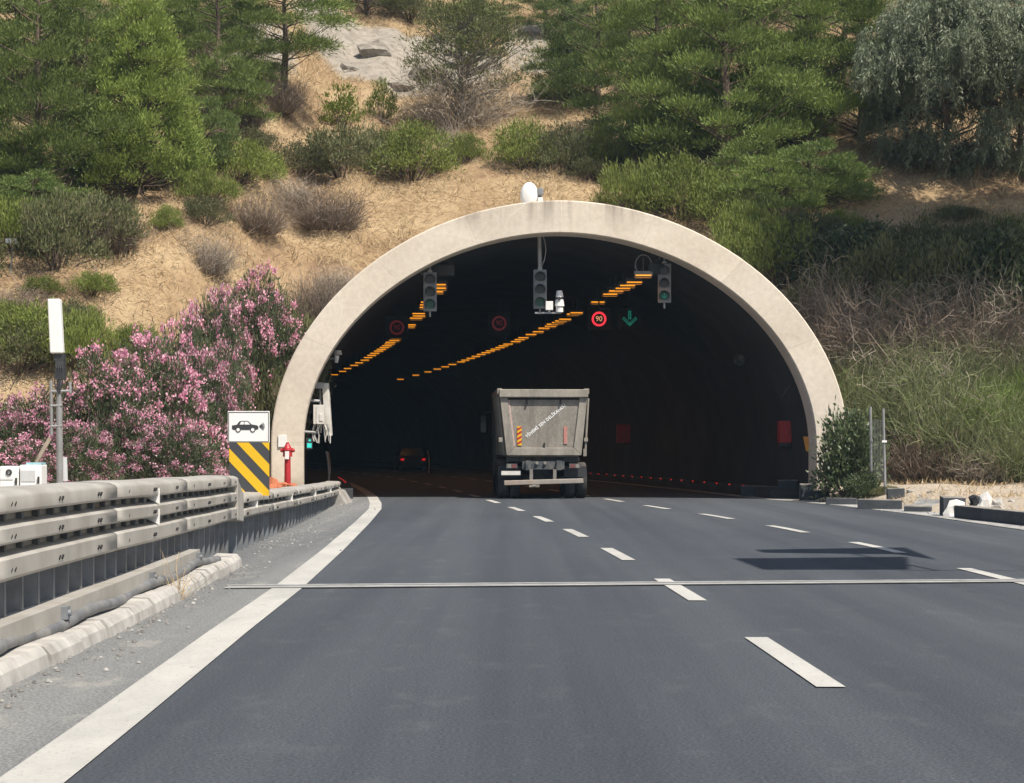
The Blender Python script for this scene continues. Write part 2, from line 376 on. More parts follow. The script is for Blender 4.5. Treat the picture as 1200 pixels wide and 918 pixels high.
# ------------------------------------------------------------------ terrain
_t = np.linspace(0, 220, 2201)
_sm = lambda a, b, t: (lambda q: q * q * (3 - 2 * q))(np.clip((t - a) / (b - a), 0, 1))
_sl = (.95 - .45 * _sm(3, 10, _t)) * _sm(-.5, 1.2, _t) * (1 - .75 * _sm(55, 95, _t))
_hz = np.concatenate([[0], np.cumsum((_sl[1:] + _sl[:-1]) * .05)])
def wob(x, y):
    return (.14 * np.sin(.55 * x + .3 * y + 1) * np.sin(.42 * y - .21 * x) + .07 * np.sin(1.3 * x + .7 * y) * np.sin(1.1 * y + 2 - .4 * x)
            + .04 * np.sin(2.9 * x - 1.3 * y) * np.sin(2.3 * y + .8 * x + 1) + .7 * np.sin(.13 * x + 1.2) * np.sin(.11 * y + .5))
def hz(x, y):
    x = np.asarray(x, float); y = np.asarray(y, float)
    toe = np.interp(x, [-80, -30, -9.5, -7, 9.4, 12, 30, 80], [36, 42, 46, 51.3, 51.3, 49.3, 46, 40])
    t = y - toe
    h = np.interp(t, _t, _hz)
    left = np.interp(y, [-20, 22, 48], [.02, .04, .36]); right = np.interp(y, [-20, 30, 36, 49], [.08, .1, .16, .46])
    xl = np.where(y < 24, kerbx(np.minimum(y, 27)) - .35, np.where(y < 49, np.interp(y, RL[:, 0], RL[:, 1]) - .3, -4.9)); xr = redge(y) + .3
    plat = np.where(x < xl, left * np.clip((xl - x) / .5, 0, 1), np.where(x > xr, right * np.clip((x - xr) / 1.3, 0, 1), -.1))
    plat = plat + np.where((x < xl - .6) | (x > xr + .6), .05 * np.sin(2.1 * x + y) * np.sin(1.7 * y - x), 0)
    g = np.clip(t / 5, 0, 1)
    return plat + h + wob(x, y) * g
A_IN, B_IN, ZC, EXP = 6.82, 5.62, 1.5, 1.93
def inside(x, y, z, grow):
    q = np.abs(x - T(y)) / (A_IN + grow); w = np.maximum(z - ZC, 0) / (B_IN + grow)
    return (y > 50.4) & ((q ** EXP + w ** EXP) < 1)
def hill(u, v):
    """point where the sight line through photo pixel (u,v) meets the ground: where a thing at that spot stands"""
    d = np.arange(20, 160, .05); x = (u - 600) / F * d; z = EYE + (HV - v) / F * d
    h = hz(x, d); h = np.where(inside(x, d, h, .6), -5, h)
    i = np.argmax(h > z)
    return Vector((x[i], d[i], float(hz(x[i], d[i]))))

def ground_mat():
    m, nt, b = nodes('hill_ground')
    n1 = noise(nt, .35, 6, None, .62); n2 = noise(nt, 5, 8, (1, .7, 1), .75, .6); n3 = noise(nt, .12, 4)
    c = ramp(nt, n1.outputs[0], [(.3, (.2, .13, .08)), (.48, (.31, .22, .13)), (.62, (.38, .285, .175)), (.8, (.25, .165, .1))]).outputs[0]
    f = ramp(nt, n2.outputs[0], [(.3, (.6, .57, .52)), (.5, (1, 1, 1)), (.7, (1.25, 1.23, 1.18))]).outputs[0]
    c = mixc(nt, .9, c, f, 'MULTIPLY')
    tc = N(nt, 'ShaderNodeTexCoord'); wv = noise(nt, .5, 5, None, .65)
    # bare grey rock face on the upper slope
    def blob(cx, cy, rx, ry):
        mp = N(nt, 'ShaderNodeMapping'); mp.inputs['Location'].default_value = (-cx / rx, -cy / ry, 0); mp.inputs['Scale'].default_value = (1 / rx, 1 / ry, 0)
        nt.links.new(tc.outputs['Object'], mp.inputs[0])
        w2 = mixc(nt, .55, mp.outputs[0], mixc(nt, 1.0, wv.outputs[1], (.5, .5, .5), 'SUBTRACT'), 'ADD')
        l = N(nt, 'ShaderNodeVectorMath', operation='LENGTH'); 
        mz = N(nt, 'ShaderNodeVectorMath', operation='MULTIPLY'); mz.inputs[1].default_value = (1, 1, 0); nt.links.new(w2, mz.inputs[0]); nt.links.new(mz.outputs[0], l.inputs[0])
        return ramp(nt, l.outputs['Value'], [(.82, (1, 1, 1)), (1.0, (0, 0, 0))]).outputs[0]
    p = hill(470, 70)
    rk = blob(p.x, p.y, 5.2, 5.6); p2 = hill(640, 60); rk2 = blob(p2.x, p2.y, 2.2, 6.0)
    p3 = hill(290, 50); rk3 = blob(p3.x, p3.y, 2.2, 3.4)
    rk = mixc(nt, 1.0, rk, rk2, 'LIGHTEN'); rk = mixc(nt, 1.0, rk, rk3, 'LIGHTEN')
    nr = noise(nt, 2.2, 8, (1, .5, 1.6), .7, .8)
    rc = ramp(nt, nr.outputs[0], [(.3, (.15, .13, .105)), (.5, (.28, .25, .21)), (.7, (.37, .335, .285))]).outputs[0]
    c = mixc(nt, rk, c, rc)
    # pale trodden dirt of the verge
    sp = N(nt, 'ShaderNodeSeparateXYZ'); nt.links.new(tc.outputs['Object'], sp.inputs[0])
    mr = N(nt, 'ShaderNodeMapRange'); mr.inputs[1].default_value = 1.2; mr.inputs[2].default_value = .8; nt.links.new(sp.outputs[2], mr.inputs[0])
    vc = ramp(nt, n2.outputs[0], [(.3, (.26, .22, .175)), (.5, (.40, .345, .28)), (.7, (.5, .44, .36))]).outputs[0]
    c = mixc(nt, mr.outputs[0], c, vc)
    nt.links.new(c, b.inputs['Base Color']); b.inputs['Roughness'].default_value = .95; b.inputs['Specular IOR Level'].default_value = .1
    bump(nt, b, n2.outputs[0], .5, .08); return m
M['ground'] = ground_mat()

def terrain():
    xs = np.arange(-80, 82, .45); ys = np.arange(-20, 172, .45)
    X, Y = np.meshgrid(xs, ys); Z = hz(X, Y)
    # roughness of the rock face
    V = np.stack([X, Y, Z], -1).reshape(-1, 3)
    nx = len(xs); i = np.arange(len(ys) - 1)[:, None] * nx + np.arange(nx - 1)[None, :]
    Q = np.stack([i, i + 1, i + nx + 1, i + nx], -1).reshape(-1, 4)
    bad = inside(V[:, 0], V[:, 1], V[:, 2], .18)
    Q = Q[~bad[Q].any(1)]
    o = mesh_quads('hillside_terrain', V, M['ground'], None, Q, True); struct(o)
terrain()
g = MB(); g.add([(-325, -245, -.16), (325, -245, -.16), (325, 405, -.16), (-325, 405, -.16)], [(0, 1, 2, 3)])
struct(g.build('ground', M['ground']))

# ------------------------------------------------------------------ road
def strip(name, fa, fb, y0, y1, z, mat, step=.75, na=2):
    ys = np.arange(y0, y1 + step, step); secs = []
    for y in ys:
        a = float(fa(y)); b_ = float(fb(y)); secs.append([(a + (b_ - a) * k / na, y, z) for k in range(na + 1)])
    mb = MB(); mb.loft(secs); return struct(mb.build(name, mat))
strip('road', lambda y: edge(y) + .1, lambda y: redge(y) - .5, -60, 330, 0, M['asphalt'])
strip('road_shoulder', lambda y: np.where(y < 23, kerbx(y) - .3, np.where(y < 50, np.interp(y, RL[:, 0], RL[:, 1]) - .5, T(y) - 5.9)), lambda y: edge(y) + .1, -60, 330, .002, M['shoulder'])
strip('gutter', lambda y: redge(y) - .45, lambda y: redge(y) + .6, -60, 330, .004, M['gutter'])
paint = MB()
def pstrip(f, y0, y1, w, step=.5, z=.008):
    n = max(2, int((y1 - y0) / step) + 1); ys = np.linspace(y0, y1, n)
    paint.loft([[(float(f(y)) - w / 2, y, z), (float(f(y)) + w / 2, y, z)] for y in ys])
pstrip(lambda y: edge(y), -50, 260, .29)
for k in range(-8, 40):
    c = 12.15 + 6.15 * k
    pstrip(lambda y: lane(y), c - 1.42, c + 1.42, .165)
    c2 = 20.05 + 6.05 * k
    pstrip(lambda y: lane2(y), c2 - 1.42, c2 + 1.42, .165)
struct(paint.build('lane_markings', M['paint']))
jl = MB()
jl.add([(-2.78, 18.3, .0105), (-2.78, 18.74, .0105), (9.0, 19.98, .0105), (9.0, 19.62, .0105)], [(0, 1, 2, 3)])
for o_, z in ((-.03, .0145), (.30, .0145)):
    jl.cur = 1
    jl.add([(-2.78, 18.35 + o_, z), (-2.78, 18.45 + o_, z), (9.0, 19.76 + o_ * .7, z), (9.0, 19.66 + o_ * .7, z)], [(0, 1, 2, 3)])
struct(jl.build('road_joint_marking', [M['jointband'], M['thinpaint']]))

# kerb stones at the foot of the guardrail
kb = MB(); y = -8.0
while y < 21.6:
    L = random.uniform(.8, 1.15) if y < 17 else random.uniform(.32, .5)
    x0 = float(kerbx(y)); x1 = float(kerbx(y + L)); a = math.atan2(x1 - x0, L)
    h = .125 + random.uniform(-.01, .01); dx = random.uniform(-.015, .015)
    prof = [(0 + dx, -.05), (-.03 + dx, h - .05), (-.075 + dx, h), (-.3 + dx, h + random.uniform(-.01, .01)), (-.3 + dx, -.05)]
    e = .012
    secs = []
    for q in (y + e, y + L * .33, y + L * .66, y + L - e):
        j = random.uniform(-.008, .008)
        secs.append([(float(kerbx(q)) + p[0] + (j if i in (1, 2) else 0), q, p[1] + (j if i in (2, 3) else 0)) for i, p in enumerate(prof)])
    kb.loft(secs, True); n = len(kb.v); kb.add(secs[0], [(0, 1, 2, 3, 4)]); kb.add(secs[-1], [(4, 3, 2, 1, 0)])
    y += L
struct(kb.build('kerb', M['kerb'], bevel=.008))

# ------------------------------------------------------------------ guardrails
def guardrail(name, label, y0, y1, prof, ztop, postw, postdx, spacing, refl, back, extra=None, posty1=None):
    g = thing(name, label, 'guardrail', (railx(y0), y0, 0), 0, 'galvanised guardrails along the left shoulder')
    ox, oy = railx(y0), y0
    segs = []; y = y0
    while y < y1 - .1: segs.append((y, min(y + 4.0, y1))); y += 4.0
    for a, b_ in segs:
        mb = MB(); ys = np.linspace(a, b_ + .12, 9); secs = []
        for q in ys:
            zt = ztop(q); j = .008 * math.sin(q * 1.7); lap = .006 if q > b_ - .001 else 0
            secs.append([(railx(q) - ox + p[0] + lap + j, q - oy, zt + p[1] + j * .5) for p in prof])
        mb.loft(secs); bl = mb; mb.cur = 1                                    # bolt slots along the wave crests
        for q in np.arange(a + .6, b_, 1.4):
            for zz in back:
                bl.box((railx(q) - ox + .003, q - oy, ztop(q) + zz), (.010, .04, .009), rx=.5); bl.box((railx(q) - ox + .003, q - oy + .09, ztop(q) + zz), (.010, .04, .009), rx=.5)
        mb.build('rail_beam', [M['rail'], M['dark']], g, smooth=True, solid=.006)
    y = y0 + .2
    while y < (posty1 or y1):
        mb = MB(); x = railx(y) - ox - .10; hgt = ztop(y) - .06
        for (c, d) in (((x - postdx / 2, y - oy, hgt / 2 - .05), (postdx, .012, hgt + .1)), ((x, y - oy + .025, hgt / 2 - .05), (.012, .05, hgt + .1)), ((x - postdx, y - oy + .025, hgt / 2 - .05), (.012, .05, hgt + .1))):
            mb.box(c, d)
        mb.build('post', M['postm'], g); y += spacing
    for (q, zz) in refl:
        mb = MB(); x = railx(q) - ox - .02
        mb.prism([(x - .11, zz - .01), (x + .025, zz - .07), (x + .025, zz + .075)], q - oy, q - oy + .02)
        mb.build('reflector', M['white'], g)
    return g, ox, oy
P3 = [(-.30, -.06), (-.30, 0), (-.06, -.012), (-.015, -.03), (0, -.05), (0, -.125), (-.02, -.14), (-.14, -.16), (-.14, -.2), (-.02, -.222), (0, -.236), (0, -.315), (-.02, -.33), (-.14, -.35),
      (-.14, -.39), (-.02, -.41), (0, -.424), (0, -.53), (-.03, -.555)]
zt1 = lambda y: 1.10 - .075 * max(0, (y - 14) / 10)
g1, ox, oy = guardrail('guardrail', 'tall galvanised guardrail with triple wave beam above a white kerb', -5.0, 23.9, P3, zt1, .05, .20, .475,
                       [(17.3, .925), (17.3, .735)], (-.085, -.285, -.49))
rb = MB(); secs = []                                    # lower rub beam (channel)
for q in np.arange(-5, 20.2, 1.0):
    x = railx(q) - ox + .03; secs.append([(x - .16, q - oy, .30), (x, q - oy, .295), (x, q - oy, .185), (x - .03, q - oy, .18)])
rb.loft(secs); rb.build('rub_beam', M['rail'], g1, solid=.006)
for q in (3.6, 7.6, 12.95, 16.6, 19.7):
    mb = MB(); x = railx(q) - ox
    mb.box((x + .05, q - oy, .235), (.05, .10, .085)); mb.box((x + .035, q - oy, .14), (.03, .06, .12)); mb.cyl((x + .07, q - oy, .235), (x + .095, q - oy, .235), .022)
    mb.build('beam_bracket', M['postm'], g1)
mb = MB(); x = railx(23.9) - ox                         # end shoe of the triple beam
mb.add([(x - .30, 23.9 - oy, 1.0), (x + .01, 23.9 - oy, .99), (x + .01, 23.9 - oy, .46), (x - .30, 23.9 - oy, .5), (x - .28, 24.5 - oy, .8), (x + 0, 24.5 - oy, .78), (x + 0, 24.5 - oy, .42), (x - .28, 24.5 - oy, .42)],
       [(0, 1, 2, 3), (1, 5, 6, 2), (0, 4, 5, 1), (7, 6, 5, 4), (3, 2, 6, 7), (0, 3, 7, 4)])
mb.build('end_shoe', M['rail'], g1, bevel=.01)
P2 = [(-.34, -.08), (-.34, 0), (-.055, -.01), (-.015, -.03), (0, -.055), (0, -.1), (-.02, -.115), (-.14, -.135), (-.14, -.175), (-.02, -.195), (0, -.21), (0, -.28), (-.03, -.31)]
zt2 = lambda y: .765 - .215 * min(1, max(0, (y - 25) / 22))
g2, ox2, oy2 = guardrail('guardrail', 'low galvanised guardrail with double wave beam bending down beside the tunnel mouth', 24.45, 48.2, P2, zt2, .05, .2, .66,
                         [(26.3, .60), (31.5, .55), (37, .5), (42.5, .45)], (-.08, -.26), posty1=45.5)
mb = MB()                                               # crumpled end
cr = [Vector((railx(48.2) - ox2 - .1 + random.uniform(-.12, .12), 48.2 - oy2 + k * .16, .47 + random.uniform(-.1, .12) - k * .03)) for k in range(7)]
mb.loft([[c + Vector((-.25, 0, .0)), c + Vector((-.05, random.uniform(-.1, .1), .08)), c + Vector((.06, 0, -.05)), c + Vector((0, random.uniform(-.1, .1), -.24))] for c in cr])
mb.build('crumpled_end', M['rail'], g2, solid=.008)
# debris lying along the top of the low rail, cable conduit on the kerb
cd = MB(); pts = []
for q in np.arange(-6, 21.0, .22):
    pts.append((float(kerbx(q)) - .20 + .025 * math.sin(q * 1.9) + .015 * math.sin(q * 3.1), q, .165 + .02 * math.sin(q * 2.3 + 1)))
cd.tube(pts, [.042 + .005 * (i % 6 == 0) for i in range(len(pts))], 10)
tag(cd.build('cable_conduit', M['conduit'], smooth=True), 'wavy dark grey cable conduit lying on the white kerb under the guardrail', 'conduit')
p = Vector((float(kerbx(16.9)) - .02, 16.9, 0))

# ------------------------------------------------------------------ tunnel
def prof(grow=0, n=64, zb=-.15):
    a, b_ = A_IN + grow, B_IN + grow; pts = [(-a, zb), (-a, .7)]
    for i in range(n + 1):
        t = math.pi * (1 - i / n); c, s_ = math.cos(t), math.sin(t)
        pts.append((a * math.copysign(abs(c) ** (2 / EXP), c), ZC + b_ * abs(s_) ** (2 / EXP)))
    return pts + [(a, .7), (a, zb)]
tun = thing('tunnel_portal', 'concrete tunnel mouth with broad pale arch ring set into the hillside', 'tunnel', (1.27, 50.5, 0))
def sec(grow, y): 
    c = float(T(y)) - 1.27; return [(p[0] + c, y - 50.5, p[1]) for p in prof(grow)]
mb = MB(); mb.loft([sec(.95, 54.5), sec(.87, 50.52), sec(.84, 50.5), sec(.03, 50.5), sec(0, 50.56), sec(0, 51.3), sec(.10, 51.32)])
mb.build('arch_ring', M['portal'], tun)
mb = MB(); mb.loft([sec(.86, y) for y in np.arange(54.4, 96, 2.0)]); mb.build('outer_shell', M['concrete'], tun, smooth=True)
mb = MB(); mb.loft([sec(.09, y) for y in np.arange(51.31, 332, 1.6)])
e = sec(.09, 331.0); mb.add(e, [tuple(range(len(e)))])
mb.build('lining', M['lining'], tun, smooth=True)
for sgn in (-1, 1):
    mb = MB(); secs = []
    for y in np.arange(52.0, 331, 1.6):
        c = float(T(y)) - 1.27; a, b_ = (5.95, 6.95) if sgn > 0 else (-6.95, -5.5)
        secs.append([(c + a, y - 50.5, -.1), (c + a, y - 50.5, .24), (c + b_, y - 50.5, .26), (c + b_, y - 50.5, -.1)])
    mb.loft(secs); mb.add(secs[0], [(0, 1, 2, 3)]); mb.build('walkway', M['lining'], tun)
mb = MB()                                               # cross seams of the ring
# ------------------------------------------------------------------ tunnel lamps
def lamp_mesh():
    mb = MB(); mb.box((0, 0, .07), (.5, .26, .12)); mb.cur = 1; mb.box((0, -.132, .015), (.42, .012, .035)); mb.cur = 2; mb.box((0, 0, .003), (.40, .2, .012)); mb.cur = 0; mb.box((0, -.122, -.012), (.46, .008, .05)); mb.box((0, .122, -.012), (.46, .008, .05))
    mb.box((0, .0, .3), (.03, .03, .4)); return mb
l0 = lamp_mesh().build('tunnel_lamp', [M['visor'], M['lamp'], M['lamptray']])
first = True
for row, off, ys, lab in ((0, 2.32, [50.9, 53, 54.05, 55, 55.9, 57.1, 60.1, 64.8, 65.4, 68.0, 68.9, 69.8, 70.7, 71.8, 73.0, 75.2, 77, 79.2, 80.5, 82, 84, 85.4, 86.8, 88.2, 89.8, 91.4, 93, 95, 97, 99, 101, 104, 107, 110, 114, 119, 126],
                          'orange strip lamp in the ceiling row that passes between middle signal and red speed ring'),
                         (1, -3.05, [53.2, 54.4, 55.6, 59.5, 60.6, 61.7, 64.5, 65.6, 66.7, 70.3, 71.4, 76.5, 77.8, 79.1, 80.4, 81.7, 83, 84.4, 85.8, 87.4, 89, 91, 93, 95.2, 98, 101, 104, 108, 112, 117],
                          'orange strip lamp in the ceiling row that runs behind the signal nearest the antenna wall')):
    for y in ys:
        o = l0 if first else l0.copy()
        if not first: COL.objects.link(o)
        first = False
        o.location = (float(T(y)) + off + random.uniform(-.05, .05), y, 6.0 if row == 0 else 5.95); tag(o, lab, 'lamp', 'orange lamps along the tunnel ceiling')
# first fittings of each row: dark floodlights with looped cable
for off, y, zc_, lab in ((-3.15, 51.9, 6.25, 'dark floodlight with looped cable behind the signal above the antenna wall'), (2.75, 51.6, 6.25, 'dark floodlight with looped cable beside the brightest green signal')):
    t = thing('tunnel_floodlight', lab, 'floodlight', (1.27 + off, y, zc_), 0, 'dark floodlights under the arch')
    mb = MB(); mb.box((0, 0, 0), (.62, .4, .3)); mb.box((0, 0, .22), (.4, .1, .1)); mb.build('housing', M['visor'], t, bevel=.02)
    mb = MB(); mb.tube([(-.45 + .22 * math.cos(a), -.1, .12 + .27 * math.sin(a)) for a in np.linspace(0, 5.6, 22)], .018); mb.build('cable', M['greyhouse'], t)
    mb = MB(); mb.box((0, .1, .5), (.05, .05, .65)); mb.build('bracket', M['greyhouse'], t)
# ------------------------------------------------------------------ traffic signals
def signal(loc, rodlen, lab, green, rz=0, thick=.035, cable=False):
    t = thing('traffic_signal', lab, 'traffic light', loc, rz, 'traffic signals hanging in the tunnel mouth')
    mb = MB(); mb.box((0, .08, 0), (.36, .16, 1.06)); mb.build('housing', M['greyhouse'], t, bevel=.02)
    for k, zz in enumerate((.34, 0, -.34)):
        mb = MB(); mb.disc((0, zz), .125, -.012, .01, 24); ln = mb.build('lens', M['lensgreen'] if (k == 2 and green) else M['lensoff'], t)
        mb = MB(); secs = []
        for i in range(19):
            a = math.pi * (1.30 - 1.6 * i / 18); dep = .22 if .12 < i / 18 < .88 else .12
            secs.append([(.142 * math.cos(a), -.005, zz + .142 * math.sin(a)), (.142 * math.cos(a), -dep, zz + .142 * math.sin(a) - dep * .12)])
        mb.loft(secs); mb.build('visor', M['visor'], t, solid=.006, smooth=True)
        if k == 2 and green > 1:
            mb = MB()
            for (px, pz) in ((0, .06), (0, .03), (0, 0), (0, -.03), (0, -.06), (-.03, -.035), (.03, -.035), (-.055, -.01), (.055, -.01)): mb.disc((px, zz + pz), .013, -.017, -.013, 8)
            mb.build('green_arrow', M['led_green'], ln)
    mb = MB(); mb.cyl((0, .08, .53), (-.02, .08, .53 + rodlen), thick, thick * .9); mb.box((0, .08, .56), (.12, .1, .06)); mb.build('hanger_pole', M['steel'], t)
    mb = MB(); mb.cyl((0, .08, -.53), (0, .08, -.68), .03); mb.build('lower_stub', M['steel'], t)
    if cable:
        mb = MB(); mb.tube([(.03, .02, .6), (.12, .02, .8), (.16, .02, 1.05), (.13, .02, 1.3), (.05, .04, 1.5)], .013); mb.build('cable', M['steel'], t)
    return t
dS = 51.4
s0 = at(504, dS, 342); signal(s0, .75, 'grey three lens signal hanging above the antenna side of the tunnel mouth', 1, R(4), .025)
s1 = at(633, dS, 339); signal(s1, 1.0, 'grey three lens signal on a long pole under the crown of the arch', 1, R(2), .06, True)
s2 = at(778.5, dS, 332); signal(s2, .7, 'grey three lens signal with green arrow lit in its lowest lens', 2, R(-6), .02)
# camera beside the middle signal
c = at(651, dS, 366); t = thing('traffic_camera', 'white surveillance camera on a bar beside the middle signal', 'camera', c)
mb = MB(); mb.box((-.2, .0, -.02), (.72, .05, .045)); mb.build('mounting_bar', M['steel'], t)
mb = MB(); mb.box((-.17, -.02, .17), (.2, .14, .24)); mb.box((-.17, 0, .03), (.05, .05, .08)); mb.build('junction_box', M['white'], t, bevel=.01)
mb = MB(); mb.cyl((.11, 0, .0), (.11, 0, .16), .1, .1, 14); mb.cyl((.11, 0, .16), (.11, 0, .34), .13, .11, 14); mb.cyl((.11, 0, .40), (.105, 0, .58), .11, .075, 14); mb.build('camera_head', M['white'], t)
mb = MB(); mb.cyl((.11, 0, .34), (.11, 0, .40), .105, .11, 14); mb.cyl((.1, -.10, .36), (.1, -.14, .36), .05, .05, 10); mb.build('camera_lens', M['black'], t)
# LED displays
def led(u, v, d, kind, lab, cat, name):
    p = at(u, d, v); t = thing(name, lab, cat, p); t.scale = (d / 66,) * 3
    mb = MB(); mb.box((0, .09, 0), (.78, .14, .78)); mb.build('display_panel', M['ledpanel'], t)
    mb = MB(); mb.box((0, .12, .62), (.05, .05, .5)); mb.build('hanger', M['dark'], t)
    if kind == 'arrow':
        mb = MB()
        for zz in np.linspace(.24, -.02, 6): mb.disc((-.03, zz), .022, -.01, .018, 8); mb.disc((.03, zz), .022, -.01, .018, 8)
        for i in range(6):
            q = i * .042; mb.disc((-.23 + q * 1.0, -.03 - q), .022, -.01, .018, 8); mb.disc((.23 - q, -.03 - q), .022, -.01, .018, 8)
            mb.disc((-.20 + q * 1.0, .02 - q), .02, -.01, .018, 8); mb.disc((.20 - q, .02 - q), .02, -.01, .018, 8)
        mb.build('down_arrow', M['led_green'], t)
    else:
        mb = MB(); mb.ring((0, 0), .185, .255, -.01, .018); mb.build('red_ring', M['led_red'] if kind == 'on' else M['led_dim'], t)
        text_part('speed_figure', '90', .26, M['led_amber'] if kind == 'on' else M['led_dim'], t, (0, .012, 0), sx=.92)
    return t
led(702, 374, 58, 'on', 'lit speed display with glowing red ring around amber figure', 'speed display', 'speed_display')
led(738, 373, 58, 'arrow', 'green down arrow lane display beside the lit speed ring', 'lane display', 'lane_display')
led(465, 384, 58, 'dim', 'dim red ring speed display below the signal on the antenna side', 'speed display', 'speed_display')
led(585, 379, 58, 'dim', 'dim red ring speed display below and beside the middle signal', 'speed display', 'speed_display')
# red studs
sm = MB(); sm.box((0, 0, .02), (.1, .1, .05)); sm.cur = 1; sm.box((0, -.056, .035), (.07, .012, .04)); st0 = None
for side, offs, ys, lab in ((1, 6.0, list(np.arange(54.3, 92, 1.9)), 'small red light on the walkway edge past the truck'), (-1, -5.55, list(np.arange(62, 73, 2.6)), 'small red light on the walkway edge below the wall antenna')):
    for y in ys:
        if st0 is None: o = st0 = sm.build('walkway_light', [M['dark'], M['stud']])
        else: o = st0.copy(); COL.objects.link(o)
        o.location = (float(T(y)) + offs + .08 * side, y, .25); tag(o, lab, 'marker light', 'red marker lights on the tunnel walkways')
# wall equipment, right
p = Vector((float(T(53.8)) + A_IN + .09, 53.8, 1.85))
t = thing('hose_cabinet', 'red fire hose cabinet on the sooty wall inside the tunnel mouth', 'cabinet', p)
mb = MB(); mb.box((-.16, 0, 0), (.34, .5, .62)); mb.build('cabinet_box', M['redsign'], t, bevel=.01)
mb = MB(); mb.box((-.16, -.258, 0), (.29, .012, .56)); mb.build('door', M['redsign'], t); mb = MB(); mb.box((-.05, -.275, 0), (.02, .02, .1)); mb.build('handle', M['visor'], t)
mb = MB(); mb.box((-.16, 0, -.36), (.32, .46, .1)); mb.build('lower_tray', M['visor'], t)
p = Vector((8.04, 51.25, 1.5)); t = thing('wall_plate', 'small orange plate bolted inside the arch next to the red cabinet', 'plate', p)
mb = MB(); mb.prism([(-.17, .2), (0, .2), (0, -.2), (-.09, -.2)], 0, .02); mb.build('plate_face', M['orange'], t); mb = MB(); mb.box((-.03, .04, 0), (.06, .05, .3)); mb.build('bracket', M['visor'], t)
p = Vector((float(T(56)) + 5.9, 56, 4.0)); t = thing('horn_speaker', 'dark grey horn loudspeaker on the curved tunnel wall', 'loudspeaker', p)
mb = MB(); mb.cyl((0, 0, 0), (0, -.3, -.02), .07, .17, 18); mb.build('horn', M['chassis'], t); mb = MB(); mb.cyl((0, 0, 0), (.1, .18, 0), .09); mb.box((.3, .1, .03), (.5, .06, .06)); mb.build('driver', M['visor'], t)
p = Vector((float(T(78)) + 6.45, 78, 2.0)); t = thing('hose_cabinet', 'dim red cabinet deep in the tunnel past the truck', 'cabinet', p)
mb = MB(); mb.box((-.2, 0, 0), (.55, .5, .75)); mb.build('cabinet_box', M['redsign'], t); mb = MB(); mb.box((-.2, 0, -.7), (.08, .06, .7)); mb.build('stand', M['visor'], t); mb = MB(); mb.box((-.2, -.258, 0), (.46, .012, .66)); mb.build('door', M['redsign'], t)
# white strips stand in for bright lit edges along the tunnel walls
for y, off, h_, lab in ((61, -6.2, 1.3, 'white strip as a lit edge on the tunnel wall under the antenna'), (84, -5.6, 1.25, 'white strip as a lit edge in the tunnel next to the small dark car'), (104, 1.0, 1.3, 'thin white strip as a lit edge in the tunnel between dark car and truck')):
    t = thing('lit_edge', lab, 'marker', (float(T(y)) + off, y, .0), 0, 'white strips for lit edges in the tunnel')
    mb = MB(); mb.tube([(.0, 0, .02), (.03, 0, h_ * .4), (0, 0, h_ * .75), (-.06, 0, h_)], .035, 6); mb.build('strip', M['white'], t); mb = MB(); mb.cyl((0, 0, 0), (0, 0, .05), .1); mb.build('base', M['tyre'], t)
# wall equipment, left: panel antenna, box and cables
p = Vector((-5.0, 51.6, 0)); t = thing('wall_antenna', 'weathered white panel antenna with equipment box on the tunnel wall', 'antenna')
def A(u, v, d=51.6): q = at(u, d, v); return (q.x, q.y, q.z)
mb = MB()
for (u0, v0, u1, v1, d0, d1) in ((377, 449, 388, 510, 51.3, 51.45),):
    a = at(377, 51.3, 449); b_ = at(384.5, 51.3, 449); c_ = at(388.5, 51.3, 511); d_ = at(381, 51.3, 511)
    mb.add([a, b_, c_, d_, a + Vector((.03, .16, 0)), b_ + Vector((.02, .16, 0)), c_ + Vector((.02, .16, 0)), d_ + Vector((.03, .16, 0))], [(0, 1, 2, 3), (7, 6, 5, 4), (0, 4, 5, 1), (1, 5, 6, 2), (2, 6, 7, 3), (3, 7, 4, 0)])
mb.build('antenna_panel', M['whitedirty'], t, bevel=.02)
mb = MB(); q = at(373, 51.2, 452); mb.box(q, (.28, .2, .16)); q = at(375, 51.3, 475); mb.cyl(q + Vector((0, .1, .6)), q + Vector((0, .1, -.75)), .035); mb.build('antenna_pole', M['steel'], t)
mb = MB(); q = at(374, 51.15, 486); mb.box(q, (.3, .18, .52)); mb.box(q + Vector((-.06, -.1, 0)), (.02, .02, .45)); mb.box(q + Vector((.06, -.1, -.08)), (.1, .02, .2)); mb.build('equipment_box', M['whitedirty'], t, bevel=.012)
for k in range(9):
    mb = MB(); u = 368 + k * 2.0; a = at(u + random.uniform(-1, 1), 51.2, 497)
    mb.tube([a, a + Vector((random.uniform(-.08, .08), random.uniform(-.05, .05), -.16)), a + Vector((random.uniform(-.12, .12), 0, -.32)), a + Vector((random.uniform(-.1, .1), 0, -.45 - random.uniform(0, .12)))], .016, 6)
    mb.build('cable', M['steel'] if k % 2 else M['whitedirty'], t)
for v, ua, ub in ((469, 358, 374), (506, 356, 370)):
    mb = MB(); mb.tube([at(ua, 51.0, v), at(ub, 51.2, v + 1)], .035, 8); mb.build('wall_arm', M['steel'], t)
q = at(362.5, 50.95, 520); t = thing('exit_sign', 'small lit teal exit sign under the wall antenna', 'exit sign', q)
mb = MB(); mb.box((0, .03, 0), (.16, .05, .3)); mb.build('sign_box', M['visor'], t)
mb = MB(); mb.box((0, -.0, -.05), (.12, .012, .12)); mb.disc((.01, .085), .03, -.004, .004, 10); mb.build('lit_figure', M['exit'], t)
q = at(394, 52.5, 416); t = thing('dome_camera', 'small white dome camera on an arm at the tunnel wall', 'camera', q)
